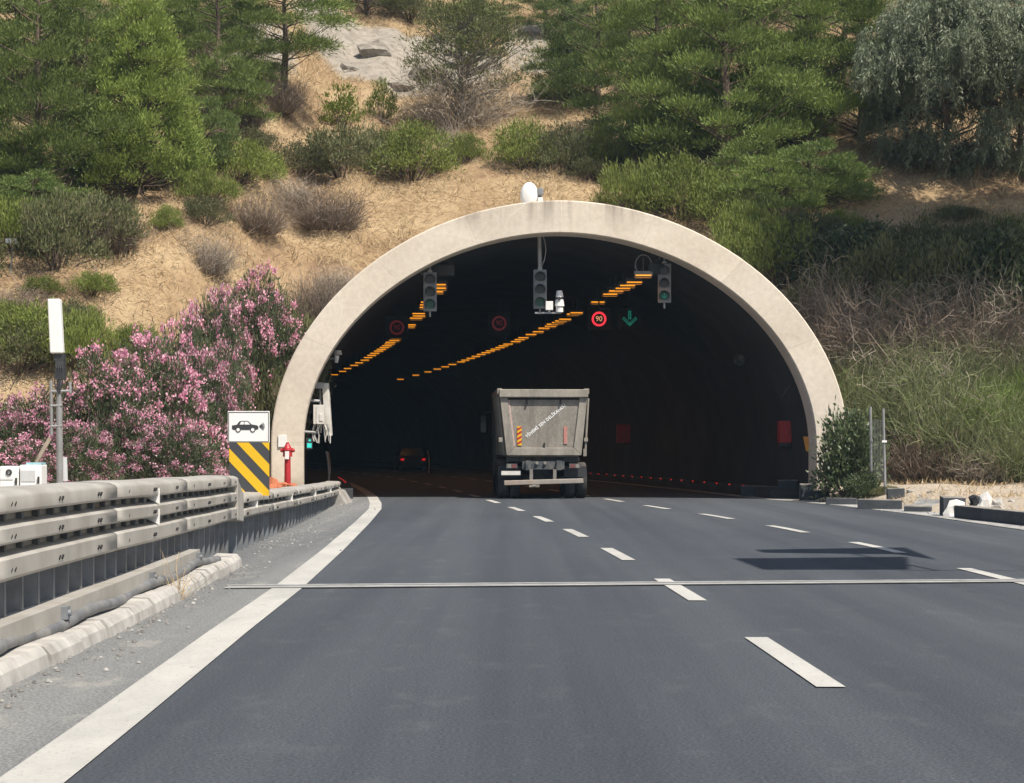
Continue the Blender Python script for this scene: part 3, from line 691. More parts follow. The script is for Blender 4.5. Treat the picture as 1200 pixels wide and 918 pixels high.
mb = MB(); mb.tube([(-.35, 0, -.1), (0, 0, -.1), (.02, 0, .0)], .03, 8); mb.build('arm', M['steel'], t)
mb = MB(); mb.cyl((.04, 0, .0), (.04, 0, .12), .13, .1, 14); mb.build('dome_cap', M['whitedirty'], t); mb = MB(); mb.cyl((.0, 0, -.22), (.02, 0, -.02), .05, .07, 12); mb.build('camera_tube', M['white'], t)

# small dark car ahead in the tunnel
cy = 120.0; cx = -116 / F * cy
t = thing('car', 'small dark car with red tail lights far inside the tunnel', 'car', (cx, cy, 0), R(10))
mb = MB(); secs = []
for y, w, z0, z1 in ((0, .80, .35, .80), (.06, .86, .25, .95), (.7, .88, .2, 1.0), (1.0, .88, .2, 1.0), (3.2, .88, .2, .95), (4.1, .82, .22, .78), (4.25, .7, .3, .6)):
    secs.append([(-w, y, z0), (-w * 1.02, y, (z0 + z1) / 2), (-w * .95, y, z1), (w * .95, y, z1), (w * 1.02, y, (z0 + z1) / 2), (w, y, z0)])
mb.loft(secs, True); mb.add(secs[0], [tuple(range(6))]); mb.add(secs[-1], [tuple(range(6))]); mb.build('body', M['cabpaint'], t, smooth=True)
mb = MB(); secs = [[(-w, y, z) for w, z in ((.8, .96), (tw, 1.45), (-tw, 1.45), (-.8, .96))] if False else [(-.8, y0, .96), (-tw, y1, 1.45), (tw, y1, 1.45), (.8, y0, .96)] for y0, y1, tw in ((.35, .75, .6), (2.9, 2.2, .6))]
mb.loft(secs, True); mb.add(secs[0], [(0, 1, 2, 3)]); mb.add(secs[1], [(3, 2, 1, 0)]); mb.build('window', M['lensoff'], t)
for sx in (-1, 1):
    mb = MB(); mb.box((sx * .68, -.02, .72), (.2, .06, .13)); mb.build('tail_light', M['tail'], t)
    for yy in (.75, 3.4):
        mb = MB(); mb.cyl((sx * .88, yy, .3), (sx * .66, yy, .3), .31, .31, 18); mb.build('wheel', M['tyre'], t)

# ------------------------------------------------------------------ tipper truck
tk = thing('tipper_truck', 'dusty grey tipper truck seen from behind entering the tunnel', 'truck', (.86, 51.7, 0), R(2.3))
Wt, Wb, zb, zt = 1.20, 1.02, 1.19, 3.0
mb = MB()                                               # tub: side walls and floor, front wall
for s_ in (-1, 1):
    mb.add([(s_ * Wt, .1, zt), (s_ * Wb, .1, zb), (s_ * Wb, 5.0, zb), (s_ * Wt, 5.0, zt), (s_ * (Wt - .08), .1, zt), (s_ * (Wb - .08), .1, zb), (s_ * (Wb - .08), 5.0, zb), (s_ * (Wt - .08), 5.0, zt)],
           [(0, 1, 2, 3), (7, 6, 5, 4), (0, 4, 5, 1), (3, 2, 6, 7), (0, 3, 7, 4), (1, 5, 6, 2)])
mb.box((0, 2.55, zb), (2 * Wb - .1, 4.9, .08)); mb.box((0, 5.0, 2.1), (2.3, .08, 1.8)); mb.build('tipper_body', M['tipper'], tk, bevel=.012)
for s_ in (-1, 1):
    for yy in (.75, 1.6, 2.45, 3.3, 4.15):
        mb = MB(); mb.add([(s_ * (Wt + .002), yy - .07, zt - .16), (s_ * (Wt + .06), yy - .05, zt - .16), (s_ * (Wb + .06), yy - .05, zb), (s_ * (Wb + .002), yy - .07, zb), (s_ * (Wt + .002), yy + .07, zt - .16), (s_ * (Wt + .06), yy + .05, zt - .16), (s_ * (Wb + .06), yy + .05, zb), (s_ * (Wb + .002), yy + .07, zb)],
                          [(0, 1, 2, 3), (7, 6, 5, 4), (0, 4, 5, 1), (1, 5, 6, 2), (2, 6, 7, 3), (3, 7, 4, 0)]); mb.build('side_rib', M['tipper'], tk)
    mb = MB(); mb.box((s_ * (Wt - .01), 2.6, zt - .06), (.14, 4.9, .16)); mb.build('top_rail', M['tipperframe'], tk, bevel=.015)
tg = MB()                                               # tailgate: frame, recessed panel
def quadbar(mb, a, b_, c_, d_, y0, y1):
    mb.prism([a, b_, c_, d_], y0, y1)
quadbar(tg, (-1.19, zt - .23), (-.985, zt - .23), (-.80, zb + .21), (-1.01, zb), -.05, .08)
quadbar(tg, (.985, zt - .23), (1.19, zt - .23), (1.03, zb), (.82, zb + .21), -.05, .08)
quadbar(tg, (-.80, zb + .21), (.82, zb + .21), (1.03, zb), (-1.01, zb), -.048, .078)
gate = tg.build('tailgate', M['tipperframe'], tk, bevel=.012)
mb = MB(); mb.prism([(-.982, zt - .26), (.982, zt - .26), (.818, zb + .2), (-.80, zb + .2)], .0, .05); mb.build('gate_panel', M['tipper'], gate)
mb = MB(); mb.box((0, -.03, zt - .12), (2.42, .2, .22)); mb.build('gate_beam', M['tipperframe'], tk, bevel=.02)
mb = MB(); mb.box((0, -.006, zt - .268), (1.96, .012, .05)); mb.build('rubber_seal', M['dark'], gate)
mb = MB()
for s_ in (-.46, .46): mb.box((s_, -.03, zt - .33), (.03, .05, .16)); mb.box((s_, -.05, zt - .4), (.045, .05, .05))
mb.box((.02, -.03, zb + .28), (.03, .05, .13)); mb.build('gate_hook', M['dark'], gate)
mb = MB(); mb.prism([(-.97, zt - .3), (-.925, zt - .3), (-.77, zb + .24), (-.81, zb + .24)], -.012, -.002); mb.build('edge_stripe', plain('pale_pink_strip', (.5, .36, .33), .6, 0, .3, 6), gate)
text_part('slogan', 'YİNEMİ SEN DELİKANLI.!', .118, M['white'], gate, (.06, -.004, 2.13), -R(39.5), bold=.0042, sx=.93)
mb = MB(); bd = [(-.72, 1.46), (-.60, 1.46), (-.60, 1.98), (-.72, 1.98)]
mb.prism(bd, -.022, -.002); mk = mb.build('marker_board', M['yellow'], gate)
mb = MB()
for k in range(4):
    z0 = 1.47 + k * .13; mb.prism([(-.72, z0), (-.60, z0 + .075), (-.60, min(1.98, z0 + .14)), (-.72, z0 + .065)], -.026, -.0225)
mb.build('red_stripe', M['red'], mk)
mb = MB(); mb.prism([(.55, 1.50), (.65, 1.50), (.65, 1.98), (.55, 1.98)], -.022, -.002); mb.build('marker_board', plain('faded_red_board', (.42, .17, .14), .7, 0, .3, 9, (.4, .33, .3), 6), gate)
mb = MB(); mb.cyl((1.14, .02, zb + .05), (1.225, .02, zt - .25), .03); mb.box((1.16, .0, 1.62), (.1, .1, .1)); mb.box((1.13, 0, 1.27), (.09, .1, .2)); mb.build('gate_ram', M['tipperframe'], tk)
mb = MB(); mb.box((-1.17, .05, 1.62), (.1, .12, .12)); mb.build('gate_latch', M['tipperframe'], tk)
mb = MB()                                               # chassis
mb.box((0, .5, 1.08), (2.0, .3, .12)); mb.box((-.42, 3.2, .92), (.14, 6.6, .26)); mb.box((.42, 3.2, .92), (.14, 6.6, .26)); mb.box((0, .1, .92), (1.15, .18, .22)); mb.box((0, 1.2, .62), (.5, .4, .36)); mb.box((0, 2.5, .55), (1.9, .14, .14)); mb.box((0, 1.2, .55), (1.9, .14, .14))
mb.build('chassis', M['chassis'], tk)
mb = MB(); mb.box((0, -.1, .47), (2.16, .1, .13), ry=R(-1.6)); bp = mb.build('rear_bumper', M['bumper'], tk, bevel=.015)
mb = MB(); mb.box((-.34, -.06, .66), (.09, .1, .30)); mb.box((.30, -.06, .66), (.09, .1, .30)); mb.build('bumper_strut', M['rim'], bp)
mb = MB(); mb.box((-.89, .02, .71), (.52, .02, .11)); plate = mb.build('number_plate', M['whitedirty'], tk)
mb = MB()
for s_ in (-.42, -.20): mb.disc((s_ + .3 if False else s_ + .24, .985), .045, -.05, .008, 12)
mb.build('tow_eye', M['rim'], tk)
for s_ in (-1, 1):
    mb = MB(); mb.box((s_ * .86, .08, .9), (.30, .06, .13)); lt = mb.build('tail_lamp', M['chassis'], tk)
    mb = MB(); mb.box((s_ * .80, .045, .9), (.12, .012, .1)); mb.build('red_lens', plain('dusty_red_lens', (.16, .05, .05), .6), lt); mb = MB(); mb.box((s_ * .93, .045, .9), (.1, .012, .1)); mb.build('clear_lens', M['rim'], lt)
    mb = MB(); mb.box((s_ * .89, .35, .74), (.62, .02, .3)); mb.build('mudflap', M['visor'], tk)
    for yy in (.95, 2.35):
        for xx in (1.09, .76):
            w = MB(); x0 = s_ * xx; secs = []
            for dx, r in ((-.14, .40), (-.13, .47), (-.10, .495), (.10, .495), (.13, .47), (.14, .40)):
                secs.append([(x0 + dx, yy + r * math.cos(a), .5 + r * math.sin(a)) for a in np.linspace(0, 2 * math.pi, 29)[:-1]])
            w.loft(secs, True); wo = w.build('tyre', M['tyre'], tk, smooth=True)
            rm = MB(); rm.cyl((x0 - .1, yy, .5), (x0 + .1, yy, .5), .4, .4, 20); rm.build('rim', M['rim'], wo)
    w = MB(); secs = []
    for dx, r in ((-.15, .40), (-.13, .48), (.13, .48), (.15, .4)):
        secs.append([(s_ * 1.05 + dx, 6.0 + r * math.cos(a), .5 + r * math.sin(a)) for a in np.linspace(0, 2 * math.pi, 29)[:-1]])
    w.loft(secs, True); wo = w.build('tyre', M['tyre'], tk, smooth=True); rm = MB(); rm.cyl((s_ * 1.05 - .1, 6, .5), (s_ * 1.05 + .1, 6, .5), .4, .4, 20); rm.build('rim', M['rim'], wo)
    mb = MB(); mb.box((s_ * 1.5, 5.45, 2.1), (.2, .14, .5)); mr_ = mb.build('mirror', M['visor'], tk, bevel=.04); mb = MB(); mb.tube([(s_ * 1.2, 5.7, 2.5), (s_ * 1.5, 5.5, 2.45), (s_ * 1.5, 5.5, 1.9), (s_ * 1.2, 5.7, 1.7)], .018); mb.build('mirror_arm', M['visor'], mr_); mb = MB(); mb.box((s_ * 1.5, 5.375, 2.02), (.15, .012, .3)); mb.build('mirror_glass', M['lensoff'], mr_)
mb = MB(); secs = []
for y, zt_ in ((5.2, 2.95), (6.6, 2.95), (6.9, 2.3), (6.95, .6)):
    secs.append([(-1.22, y, .6), (-1.22, y, zt_), (1.22, y, zt_), (1.22, y, .6)])
mb.loft(secs, True); mb.add(secs[0], [(0, 1, 2, 3)]); mb.add(secs[-1], [(0, 1, 2, 3)]); cab = mb.build('cab', M['cabpaint'], tk, bevel=.05)
mb = MB(); mb.box((0, 6.79, 2.5), (2.1, .06, .7), rx=R(24)); mb.build('windscreen', M['lensoff'], cab)
mb = MB(); mb.box((-.95, 4.2, .8), (.5, .9, .5)); mb.build('air_tank', M['chassis'], tk, bevel=.05)
mb = MB(); mb.box((.95, 4.2, .8), (.5, 1.1, .55)); mb.build('fuel_tank', M['chassis'], tk, bevel=.05)
mb = MB(); mb.box((-.2, .3, .37), (.2, .2, .1)); mb.cyl((-.38, .2, .33), (-.2, .2, .35), .04); mb.build('axle_gear', M['rim'], tk)

# ------------------------------------------------------------------ left roadside things
d = 27.0
t = thing('headlight_sign', 'white rectangular sign with black car and light rays above the striped board', 'road sign', at(291.5, d, z=0))
sc = F / d; bx = t.location.x
def sx(u): return (u - 600) / F * d - bx
def sz(v): return EYE + (HV - v) / F * d
mb = MB(); mb.box(((sx(267) + sx(316)) / 2, 0, (sz(482) + sz(519)) / 2), (sx(316) - sx(267), .02, sz(482) - sz(519))); pn = mb.build('sign_panel', M['white'], t, bevel=.006)
x0, x1, z0, z1 = sx(268.2), sx(314.8), sz(517.8), sz(483.2)
mb = MB()
for (a, b_) in (((x0, z0), (x1, z0)), ((x0, z1), (x1, z1))): mb.box(((a[0] + b_[0]) / 2, -.0135, a[1]), (x1 - x0, .004, .008))
for xx in (x0, x1): mb.box((xx, -.0125, (z0 + z1) / 2), (.008, .004, z1 - z0))
mb.build('border_line', M['black'], pn)
cxs, czs = sx(287.5), sz(501.5); k = .0124 * 1.0      # car drawn in units of 1/10 sign
car = [(-15, -1.5), (-15, 3), (-9.5, 4), (-7, 8), (-5.2, 9), (3, 9), (7.5, 4.3), (13.5, 3.2), (15, 1.5), (15, -1.5), (12, -2.8), (-13, -2.8)]
q = .0136
mb = MB(); mb.prism([(cxs + a * q * .92, czs + b_ * q * .8) for a, b_ in car], -.0145, -.0105)
mb.build('car_symbol', M['black'], pn)
mb = MB(); mb.prism([(cxs + a * q * .92, czs + b_ * q * .8) for a, b_ in [(-6.3, 4.2), (-4.6, 7.9), (-1.6, 7.9), (-1.6, 4.2)]], -.017, -.0148); mb.prism([(cxs + a * q * .92, czs + b_ * q * .8) for a, b_ in [(-.8, 4.2), (-.8, 7.9), (2.6, 7.9), (5.6, 4.2)]], -.017, -.0148)
mb.build('car_window_symbol', M['white'], pn)
mb = MB()
for xx in (-8, 8.6): mb.disc((cxs + xx * q * .92, czs - 2.6 * q * .8), 3.4 * q * .8, -.0175, -.0148, 18)
mb.build('wheel_symbol', M['black'], pn)
mb = MB()
for xx in (-8, 8.6): mb.disc((cxs + xx * q * .92, czs - 2.6 * q * .8), 2.2 * q * .8, -.0205, -.0178, 16)
mb.build('hub_symbol', M['white'], pn)
mb = MB()
for a in (-38, -22, -7, 8, 23, 38):
    ca, sa = math.cos(R(a)), math.sin(R(a)); o_ = Vector((cxs + 15.5 * q * .92, 0, czs + 1.4 * q)); n_ = Vector((-sa, 0, ca))
    p0 = o_ + Vector((ca, 0, sa)) * .012; p1 = o_ + Vector((ca, 0, sa)) * .085
    mb.prism([((p0 + n_ * .003).x, (p0 + n_ * .003).z), ((p1 + n_ * .004).x, (p1 + n_ * .004).z), ((p1 - n_ * .004).x, (p1 - n_ * .004).z), ((p0 - n_ * .003).x, (p0 - n_ * .003).z)], -.0145, -.0105)
mb.build('light_ray_symbol', M['black'], pn)
mb = MB(); mb.cyl((0, .06, 0), (0, .06, sz(484)), .03); mb.build('sign_post', M['steel'], t)
mb = MB(); mb.box((0, .03, sz(490)), (.2, .03, .04)); mb.box((0, .03, sz(512)), (.2, .03, .04)); mb.build('clamp', M['steel'], t)
t2 = thing('chevron_board', 'yellow and black diagonally striped marker board at the end of the tall guardrail', 'marker board', (bx, d - .04, 0))
X0, X1, Z0, Z1 = sx(269), sx(316), sz(581), sz(518.8)
mb = MB(); mb.box(((X0 + X1) / 2, .015, (Z0 + Z1) / 2), (X1 - X0, .02, Z1 - Z0)); mb.cyl(((X0 + X1) / 2, .07, 0), ((X0 + X1) / 2, .07, Z1 - .05), .025); bd = mb.build('board', M['charcoal'], t2)
def clip_poly(poly, axis, lim, keep_less):
    out = []
    for i in range(len(poly)):
        a, b_ = poly[i], poly[(i + 1) % len(poly)]; ia = (a[axis] <= lim) == keep_less; ib = (b_[axis] <= lim) == keep_less
        if ia: out.append(a)
        if ia != ib:
            tt = (lim - a[axis]) / (b_[axis] - a[axis]); out.append((a[0] + tt * (b_[0] - a[0]), a[1] + tt * (b_[1] - a[1])))
    return out
mb = MB(); ww = X1 - X0
for vl in (527.5, 558.5, 589.5 - 62 - 31 + 31, 496.5):     # row where each stripe's upper edge meets the left side
    pass
for vl in (463.5, 494.5, 525.5, 556.5):
    zl = sz(vl); hgt = 15.2 / sc; drop = ww * 1.06
    poly = [(X0, zl), (X1, zl - drop), (X1, zl - drop - hgt * 1.0), (X0, zl - hgt)]
    for ax, lim, kl in ((1, Z1, True), (1, Z0, False)):
        poly = clip_poly(poly, ax, lim, kl) if poly else poly
    if len(poly) > 2: mb.prism(poly, .001, .0045)
mb.build('yellow_stripe', M['yellow'], bd)
# hydrant post with plate behind and rubble
hp = at(337, 47.6, z=.33); t = thing('fire_hydrant', 'slim red fire hydrant post at the foot of the concrete arch', 'hydrant', hp)
mb = MB(); mb.cyl((0, 0, 0), (0, 0, .84), .085, .075, 16); mb.build('stem', M['red'], t, smooth=True)
mb = MB(); mb.cyl((0, 0, .84), (0, 0, 1.0), .12, .11, 16); mb.cyl((0, 0, 1.0), (0, 0, 1.06), .14, .13, 16); mb.cyl((0, 0, 1.06), (0, 0, 1.16), .1, .05, 14); mb.cyl((0, 0, 1.16), (0, 0, 1.2), .04); mb.build('head', M['red'], t, smooth=True)
for s_ in (-1, 1):
    mb = MB(); mb.cyl((s_ * .08, 0, 1.0), (s_ * .155, 0, 1.0), .055, .055, 12); mb.cyl((s_ * .155, 0, 1.0), (s_ * .18, 0, 1.0), .045, .04, 12); mb.build('outlet', M['red'], t, smooth=True)
mb = MB(); mb.box((0, -.11, .88), (.1, .03, .2)); mb.build('white_tag', M['white'], t)
q = at(331, 50.47, 517); mb = MB(); mb.box((0, 0, 0), (.23, .03, .32)); o = mb.build('wall_plaque', M['white'], bevel=.008); o.location = q; tag(o, 'blank white plaque fixed to the arch above the red hydrant', 'plaque')
def rock(name, loc, s, mat, lab, cat, grp=None, flat=.6, seed=0):
    bm = bmesh.new(); bmesh.ops.create_icosphere(bm, subdivisions=2, radius=1); rr = random.Random(seed)
    ph = [rr.uniform(0, 6) for _ in range(6)]
    for v in bm.verts:
        n = 1 + .22 * math.sin(3 * v.co.x + ph[0]) + .2 * math.sin(4 * v.co.y + ph[1]) + .18 * math.sin(5 * v.co.z + ph[2] + 2 * v.co.x) + rr.uniform(-.06, .06)
        v.co *= n; v.co.z *= flat
    me = bpy.data.meshes.new(name); bm.to_mesh(me); bm.free(); me.materials.append(mat)
    o = bpy.data.objects.new(name, me); COL.objects.link(o); o.location = loc; o.scale = s if isinstance(s, tuple) else (s, s, s); tag(o, lab, cat, grp); return o
for i, (u, v, s, lab, m_) in enumerate(((325, 571, .17, 'broken orange pipe elbow beside the red hydrant', 'terracotta'), (332, 572, .13, 'orange rubble lump touching the hydrant foot', 'terracotta'), (342, 571, .12, 'orange rubble lump on the tunnel side of the hydrant', 'terracotta'), (318, 560, .26, 'reddish rubble heap between striped board and hydrant', 'terracotta'), (320, 575, .15, 'dusty orange stone in front of the rubble heap', 'terracotta'))):
    dd = 47.2; p = at(u, dd, z=float(hz((u - 600) / F * dd, dd)) + .05); rock('rubble', p, s, M[m_], lab, 'rubble', 'orange rubble around the hydrant', .75, i)
# concrete wedge at the rail end
q = at(392, 47.0, z=0); mb = MB(); mb.prism([(-.35, -.05), (.35, -.05), (.12, .32), (-.15, .36)], 0, 1.6); o = mb.build('concrete_block', M['concrete'], bevel=.04); o.location = q; tag(o, 'weathered concrete wedge under the crumpled guardrail end', 'concrete block')

# antenna mast
d = 30.0; bx = (70 - 600) / F * d; gz = float(hz(bx, d))
t = thing('antenna_mast', 'grey steel mast carrying a tall white antenna panel among the oleanders', 'antenna', (bx, d, gz))
def sz(v): return EYE + (HV - v) / F * d - gz
def sx(u): return (u - 600) / F * d - bx
mb = MB(); mb.cyl((0.01, 0, 0), (-.01, 0, sz(470)), .055, .05, 14); mb.cyl((-.01, 0, sz(470)), (-.015, 0, sz(412)), .04, .035, 12); mb.build('mast', M['steel'], t)
mb = MB(); a, b_, c_, e_ = sx(57.5), sx(72), sx(75.5), sx(60.5); zt_, zb_ = sz(351), sz(414.5)
mb.add([(a, -.12, zt_), (b_, -.12, zt_), (c_, -.12, zb_), (e_, -.12, zb_), (a, .04, zt_), (b_, .04, zt_), (c_, .04, zb_), (e_, .04, zb_)], [(0, 1, 2, 3), (7, 6, 5, 4), (0, 4, 5, 1), (1, 5, 6, 2), (2, 6, 7, 3), (3, 7, 4, 0)])
mb.build('antenna_panel', M['white'], t, bevel=.02)
mb = MB(); mb.box((0, 0, sz(419)), (.16, .14, .1)); mb.box((.02, 0, sz(434)), (.13, .14, .3)); mb.build('antenna_foot', M['black'], t)
mb = MB()
for k in range(4): mb.tube([(sx(66 + 2 * k), -.04, sz(416)), (sx(67 + 2.5 * k), -.08, sz(432)), (sx(65 + 3 * k), -.06, sz(450)), (sx(70), -.05, sz(462))], .011)
mb.build('cable', M['black'], t)
mb = MB(); mb.cyl((sx(61), -.03, sz(510)), (sx(60.5), -.03, sz(446)), .025); mb.build('side_pole', M['steel'], t)
mb = MB(); mb.cyl((sx(83), -.03, sz(461)), (sx(82.5), -.03, sz(448)), .022); mb.build('side_pole', M['steel'], t)
for v in (459, 476, 500):
    mb = MB(); mb.cyl((sx(60), -.04, sz(v)), (sx(83 if v < 470 else 73), -.03, sz(v) + .01), .02); mb.build('cross_arm', M['steel'], t)
mb = MB(); mb.tube([(sx(59), -.03, sz(514)), (sx(48), -.1, sz(536)), (sx(40), -.1, sz(552))], .035); mb.build('stay', plain('wood_pole', (.3, .25, .2), .9), t)
mb = MB(); mb.prism([(sx(63), sz(500)), (sx(73), sz(486)), (sx(73), sz(500))], -.03, -.01); mb.build('gusset', M['steel'], t)
mb = MB(); mb.cyl((sx(75), .05, sz(564)), (sx(74), .05, sz(536)), .05); mb.build('cable_duct', M['lightgrey'], t)
# white cabinets
d = 27.5; sc = F / d
def cab_(uc, w, vt, lab, kind):
    x = (uc - 600) / F * d; gz = float(hz(x, d)); h = EYE + (HV - vt) / F * d - gz; W = w / sc
    t = thing('equipment_cabinet', lab, 'cabinet', (x, d, gz), R(2))
    mb = MB(); mb.box((0, .22, h / 2), (W, .4, h)); mb.build('cabinet_body', M['white'], t, bevel=.012)
    mb = MB(); mb.box((-.005, .012, h / 2 + .01), (W * .93, .02, h * .93)); dr = mb.build('door', M['white'], t, bevel=.006)
    mb = MB(); mb.box((W * .39, -.012, h - .22), (.025, .03, .1)); mb.build('handle', M['black'], dr)
    if kind:
        mb = MB(); mb.box((-.03, -.003, h - .16), (W * .66, .008, .16)); mb.build('window_vent', M['lightgrey'], dr)
        mb = MB(); mb.box((-.03, -.003, h - .36), (W * .66, .008, .13)); mb.build('fan_vent', M['lightgrey'], dr); mb = MB(); mb.ring((.03, h - .36), .02, .045, -.02, -.008, 16); mb.build('fan_ring', M['postm'], dr)
        mb = MB(); mb.box((.04, .2, h + .018), (W * .7, .32, .03)); mb.build('top_cover', M['paleblue'], t)
    else:
        mb = MB(); mb.ring((-.0, h - .09), .02, .045, -.014, .0, 18); mb.build('round_lock', M['black'], dr)
        mb = MB(); mb.box((-.04, -.001, h - .19), (W * .7, .006, .025)); mb.build('faded_strip', M['lightgrey'], dr)
    return t
cab_(10.5, 22, 546.5, 'white equipment cabinet with round black lock behind the guardrail', 0)
cab_(35.5, 25, 545, 'white equipment cabinet with grey vents and pale blue top cover', 1)
# radome antenna on top of the arch
p = at(620, 51.6, z=7.9); t = thing('dish_antenna', 'white oval dish antenna standing on the crown of the arch', 'antenna', p, R(-8))
mb = MB(); secs = []
for k, (yy, f_) in enumerate(((-.14, .0), (-.13, .55), (-.09, .85), (-.02, .98), (.05, 1.0), (.09, .9), (.1, .0))):
    secs.append([(.245 * f_ * math.cos(a) , yy, .37 + .36 * f_ * math.sin(a)) for a in np.linspace(0, 2 * math.pi, 33)[:-1]])
mb.loft(secs, True); mb.build('radome', M['white'], t, smooth=True)
mb = MB(); mb.cyl((.3, .12, -.15), (.3, .12, .5), .03); mb.cyl((.1, .1, .36), (.33, .12, .36), .05); mb.build('bracket', M['steel'], t)
mb = MB(); mb.box((.31, .04, .46), (.14, .2, .2)); mb.build('radio_unit', M['greyhouse'], t, bevel=.02); mb = MB(); mb.box((.31, .02, .22), (.13, .16, .16)); mb.build('junction_box', M['white'], t, bevel=.015)
# far left lamp stub on the slope
p = hill(12, 322); t = thing('signal_lamp', 'small grey lamp on a bent pole at the dry slope edge', 'lamp', p)
mb = MB(); mb.tube([(0, 0, 0), (.05, 0, .5), (.05, 0, .8)], .025); mb.build('pole', M['steel'], t); mb = MB(); mb.box((.05, -.05, .88), (.3, .16, .14)); mb.cyl((-.03, -.12, .88), (-.03, -.17, .88), .06); mb.cyl((.14, -.12, .88), (.14, -.17, .88), .05); mb.build('lamp_head', M['greyhouse'], t)

# ------------------------------------------------------------------ right roadside things
def rp(u, v, z=0): dd = (EYE - z) * F / (v - HV); return Vector(((u - 600) / F * dd, dd, z))
def block(u0, u1, v, h, dep, lab, rz=0, name='concrete_block'):
    a = rp(u0, v); b_ = Vector(((u1 - 600) / F * a.y, a.y, 0)); w = (b_ - a).length
    mb = MB(); j = lambda: random.uniform(-.02, .02)
    vs = [(-w / 2 + j(), 0, -.1), (w / 2 + j(), 0, -.1), (w / 2, dep, -.1), (-w / 2, dep, -.1), (-w / 2 + j(), j(), h + j()), (w / 2 + j(), j(), h + j()), (w / 2, dep, h + j()), (-w / 2, dep, h + j())]
    mb.add(vs, [(3, 2, 1, 0), (4, 5, 6, 7), (0, 1, 5, 4), (1, 2, 6, 5), (2, 3, 7, 6), (3, 0, 4, 7)])
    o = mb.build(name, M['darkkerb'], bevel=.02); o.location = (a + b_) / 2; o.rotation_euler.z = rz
    return tag(o, lab, 'concrete block', 'dark kerb blocks along the verge')
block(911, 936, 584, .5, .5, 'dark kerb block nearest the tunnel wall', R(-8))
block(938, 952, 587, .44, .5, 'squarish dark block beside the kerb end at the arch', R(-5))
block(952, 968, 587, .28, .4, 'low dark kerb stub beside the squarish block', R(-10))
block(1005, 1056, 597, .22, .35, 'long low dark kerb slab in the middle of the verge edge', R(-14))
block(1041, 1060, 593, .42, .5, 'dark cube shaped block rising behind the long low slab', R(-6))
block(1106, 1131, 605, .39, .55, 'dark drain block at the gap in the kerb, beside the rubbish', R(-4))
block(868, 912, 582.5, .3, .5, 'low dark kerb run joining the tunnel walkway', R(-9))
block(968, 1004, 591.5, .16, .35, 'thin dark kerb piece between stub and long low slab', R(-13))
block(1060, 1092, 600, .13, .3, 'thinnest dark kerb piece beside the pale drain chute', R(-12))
a = rp(1135, 607); b_ = Vector((9.6, 30.5, 0)); mb = MB(); dv = (b_ - a); n_ = Vector((dv.y, -dv.x, 0)).normalized() * -.3
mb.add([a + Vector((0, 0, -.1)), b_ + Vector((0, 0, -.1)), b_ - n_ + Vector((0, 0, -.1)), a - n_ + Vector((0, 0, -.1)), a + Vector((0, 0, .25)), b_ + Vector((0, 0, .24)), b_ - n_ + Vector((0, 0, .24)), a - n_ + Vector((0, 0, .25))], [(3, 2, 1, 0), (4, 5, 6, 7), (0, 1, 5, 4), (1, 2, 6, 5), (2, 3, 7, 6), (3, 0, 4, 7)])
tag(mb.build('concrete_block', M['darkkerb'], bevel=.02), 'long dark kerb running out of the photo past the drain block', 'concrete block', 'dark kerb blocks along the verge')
mb = MB(); a = rp(1062, 598); mb.add([a + Vector((0, 0, .02)), a + Vector((1.1, -1.6, .02)), a + Vector((1.6, -.6, .2)), a + Vector((.5, .9, .24)), a + Vector((0, 0, -.1)), a + Vector((1.1, -1.6, -.1)), a + Vector((1.6, -.6, -.1)), a + Vector((.5, .9, -.1))], [(0, 1, 2, 3), (0, 4, 5, 1), (1, 5, 6, 2), (2, 6, 7, 3), (3, 7, 4, 0)])
tag(mb.build('drain_chute', M['gutter']), 'pale concrete drain chute between two dark kerb blocks', 'drain chute')
for i, (u, v, s, lab) in enumerate(((1117, 573, (.2, .18, .3), 'white stuffed bag standing behind the drain block'), (1152, 574, (.17, .15, .24), 'torn white bag beside the black rubbish on the verge'), (1169, 571, (.1, .1, .2), 'small pale stone at the far end of the rubbish'), (1166, 587, (.17, .14, .12), 'pale boulder low on the verge below the torn bag'))):
    dd = 38.5; p = at(u, dd, v); p.z = float(hz(p.x, p.y)) + s[2] * .5; rock('rubbish_bag' if i < 2 else 'pale_stone', p, s, M['rubbish'] if i < 2 else M['kerb'], lab, 'rubbish' if i < 2 else 'stone', 'rubbish and stones on the verge', 1.0, 20 + i)
p = at(1145, 38.6, 569); p.z = float(hz(p.x, p.y)) + .22; rock('rubbish_bag', p, (.15, .13, .17), M['visor'], 'black rubbish bag on the verge beside the torn white bag', 'rubbish', 'rubbish and stones on the verge', 1, 40)
M['outcrop'] = plain('outcrop_stone', (.30, .27, .23), .95, 0, .35, 3.5, (.17, .15, .125), 2.2, (.45, .65))
for i, (u, v, w_, lab) in enumerate(((440, 62, 46, 'grey rock outcrop in the pale rock face below the top border'), (500, 90, 40, 'grey rock outcrop just left of the half dead tree top'), (462, 104, 34, 'low grey rock at the foot of the pale rock face'), (288, 58, 30, 'grey rock showing between the pines beside the open pine'),
                                    (640, 78, 36, 'grey rock in the cleft left of the pine grove'), (410, 84, 30, 'grey rock at the left end of the pale rock face'), (620, 40, 34, 'grey rock high in the cleft near the top border'), (520, 48, 36, 'grey rock at the upper right of the pale rock face'))):
    p = hill(u, v); k = w_ * p.y / F / 2; rock('rock_outcrop', p, (k, k * .8, k * .7), M['outcrop'], lab, 'rock', 'rocks on the upper slope', .7, 60 + i)
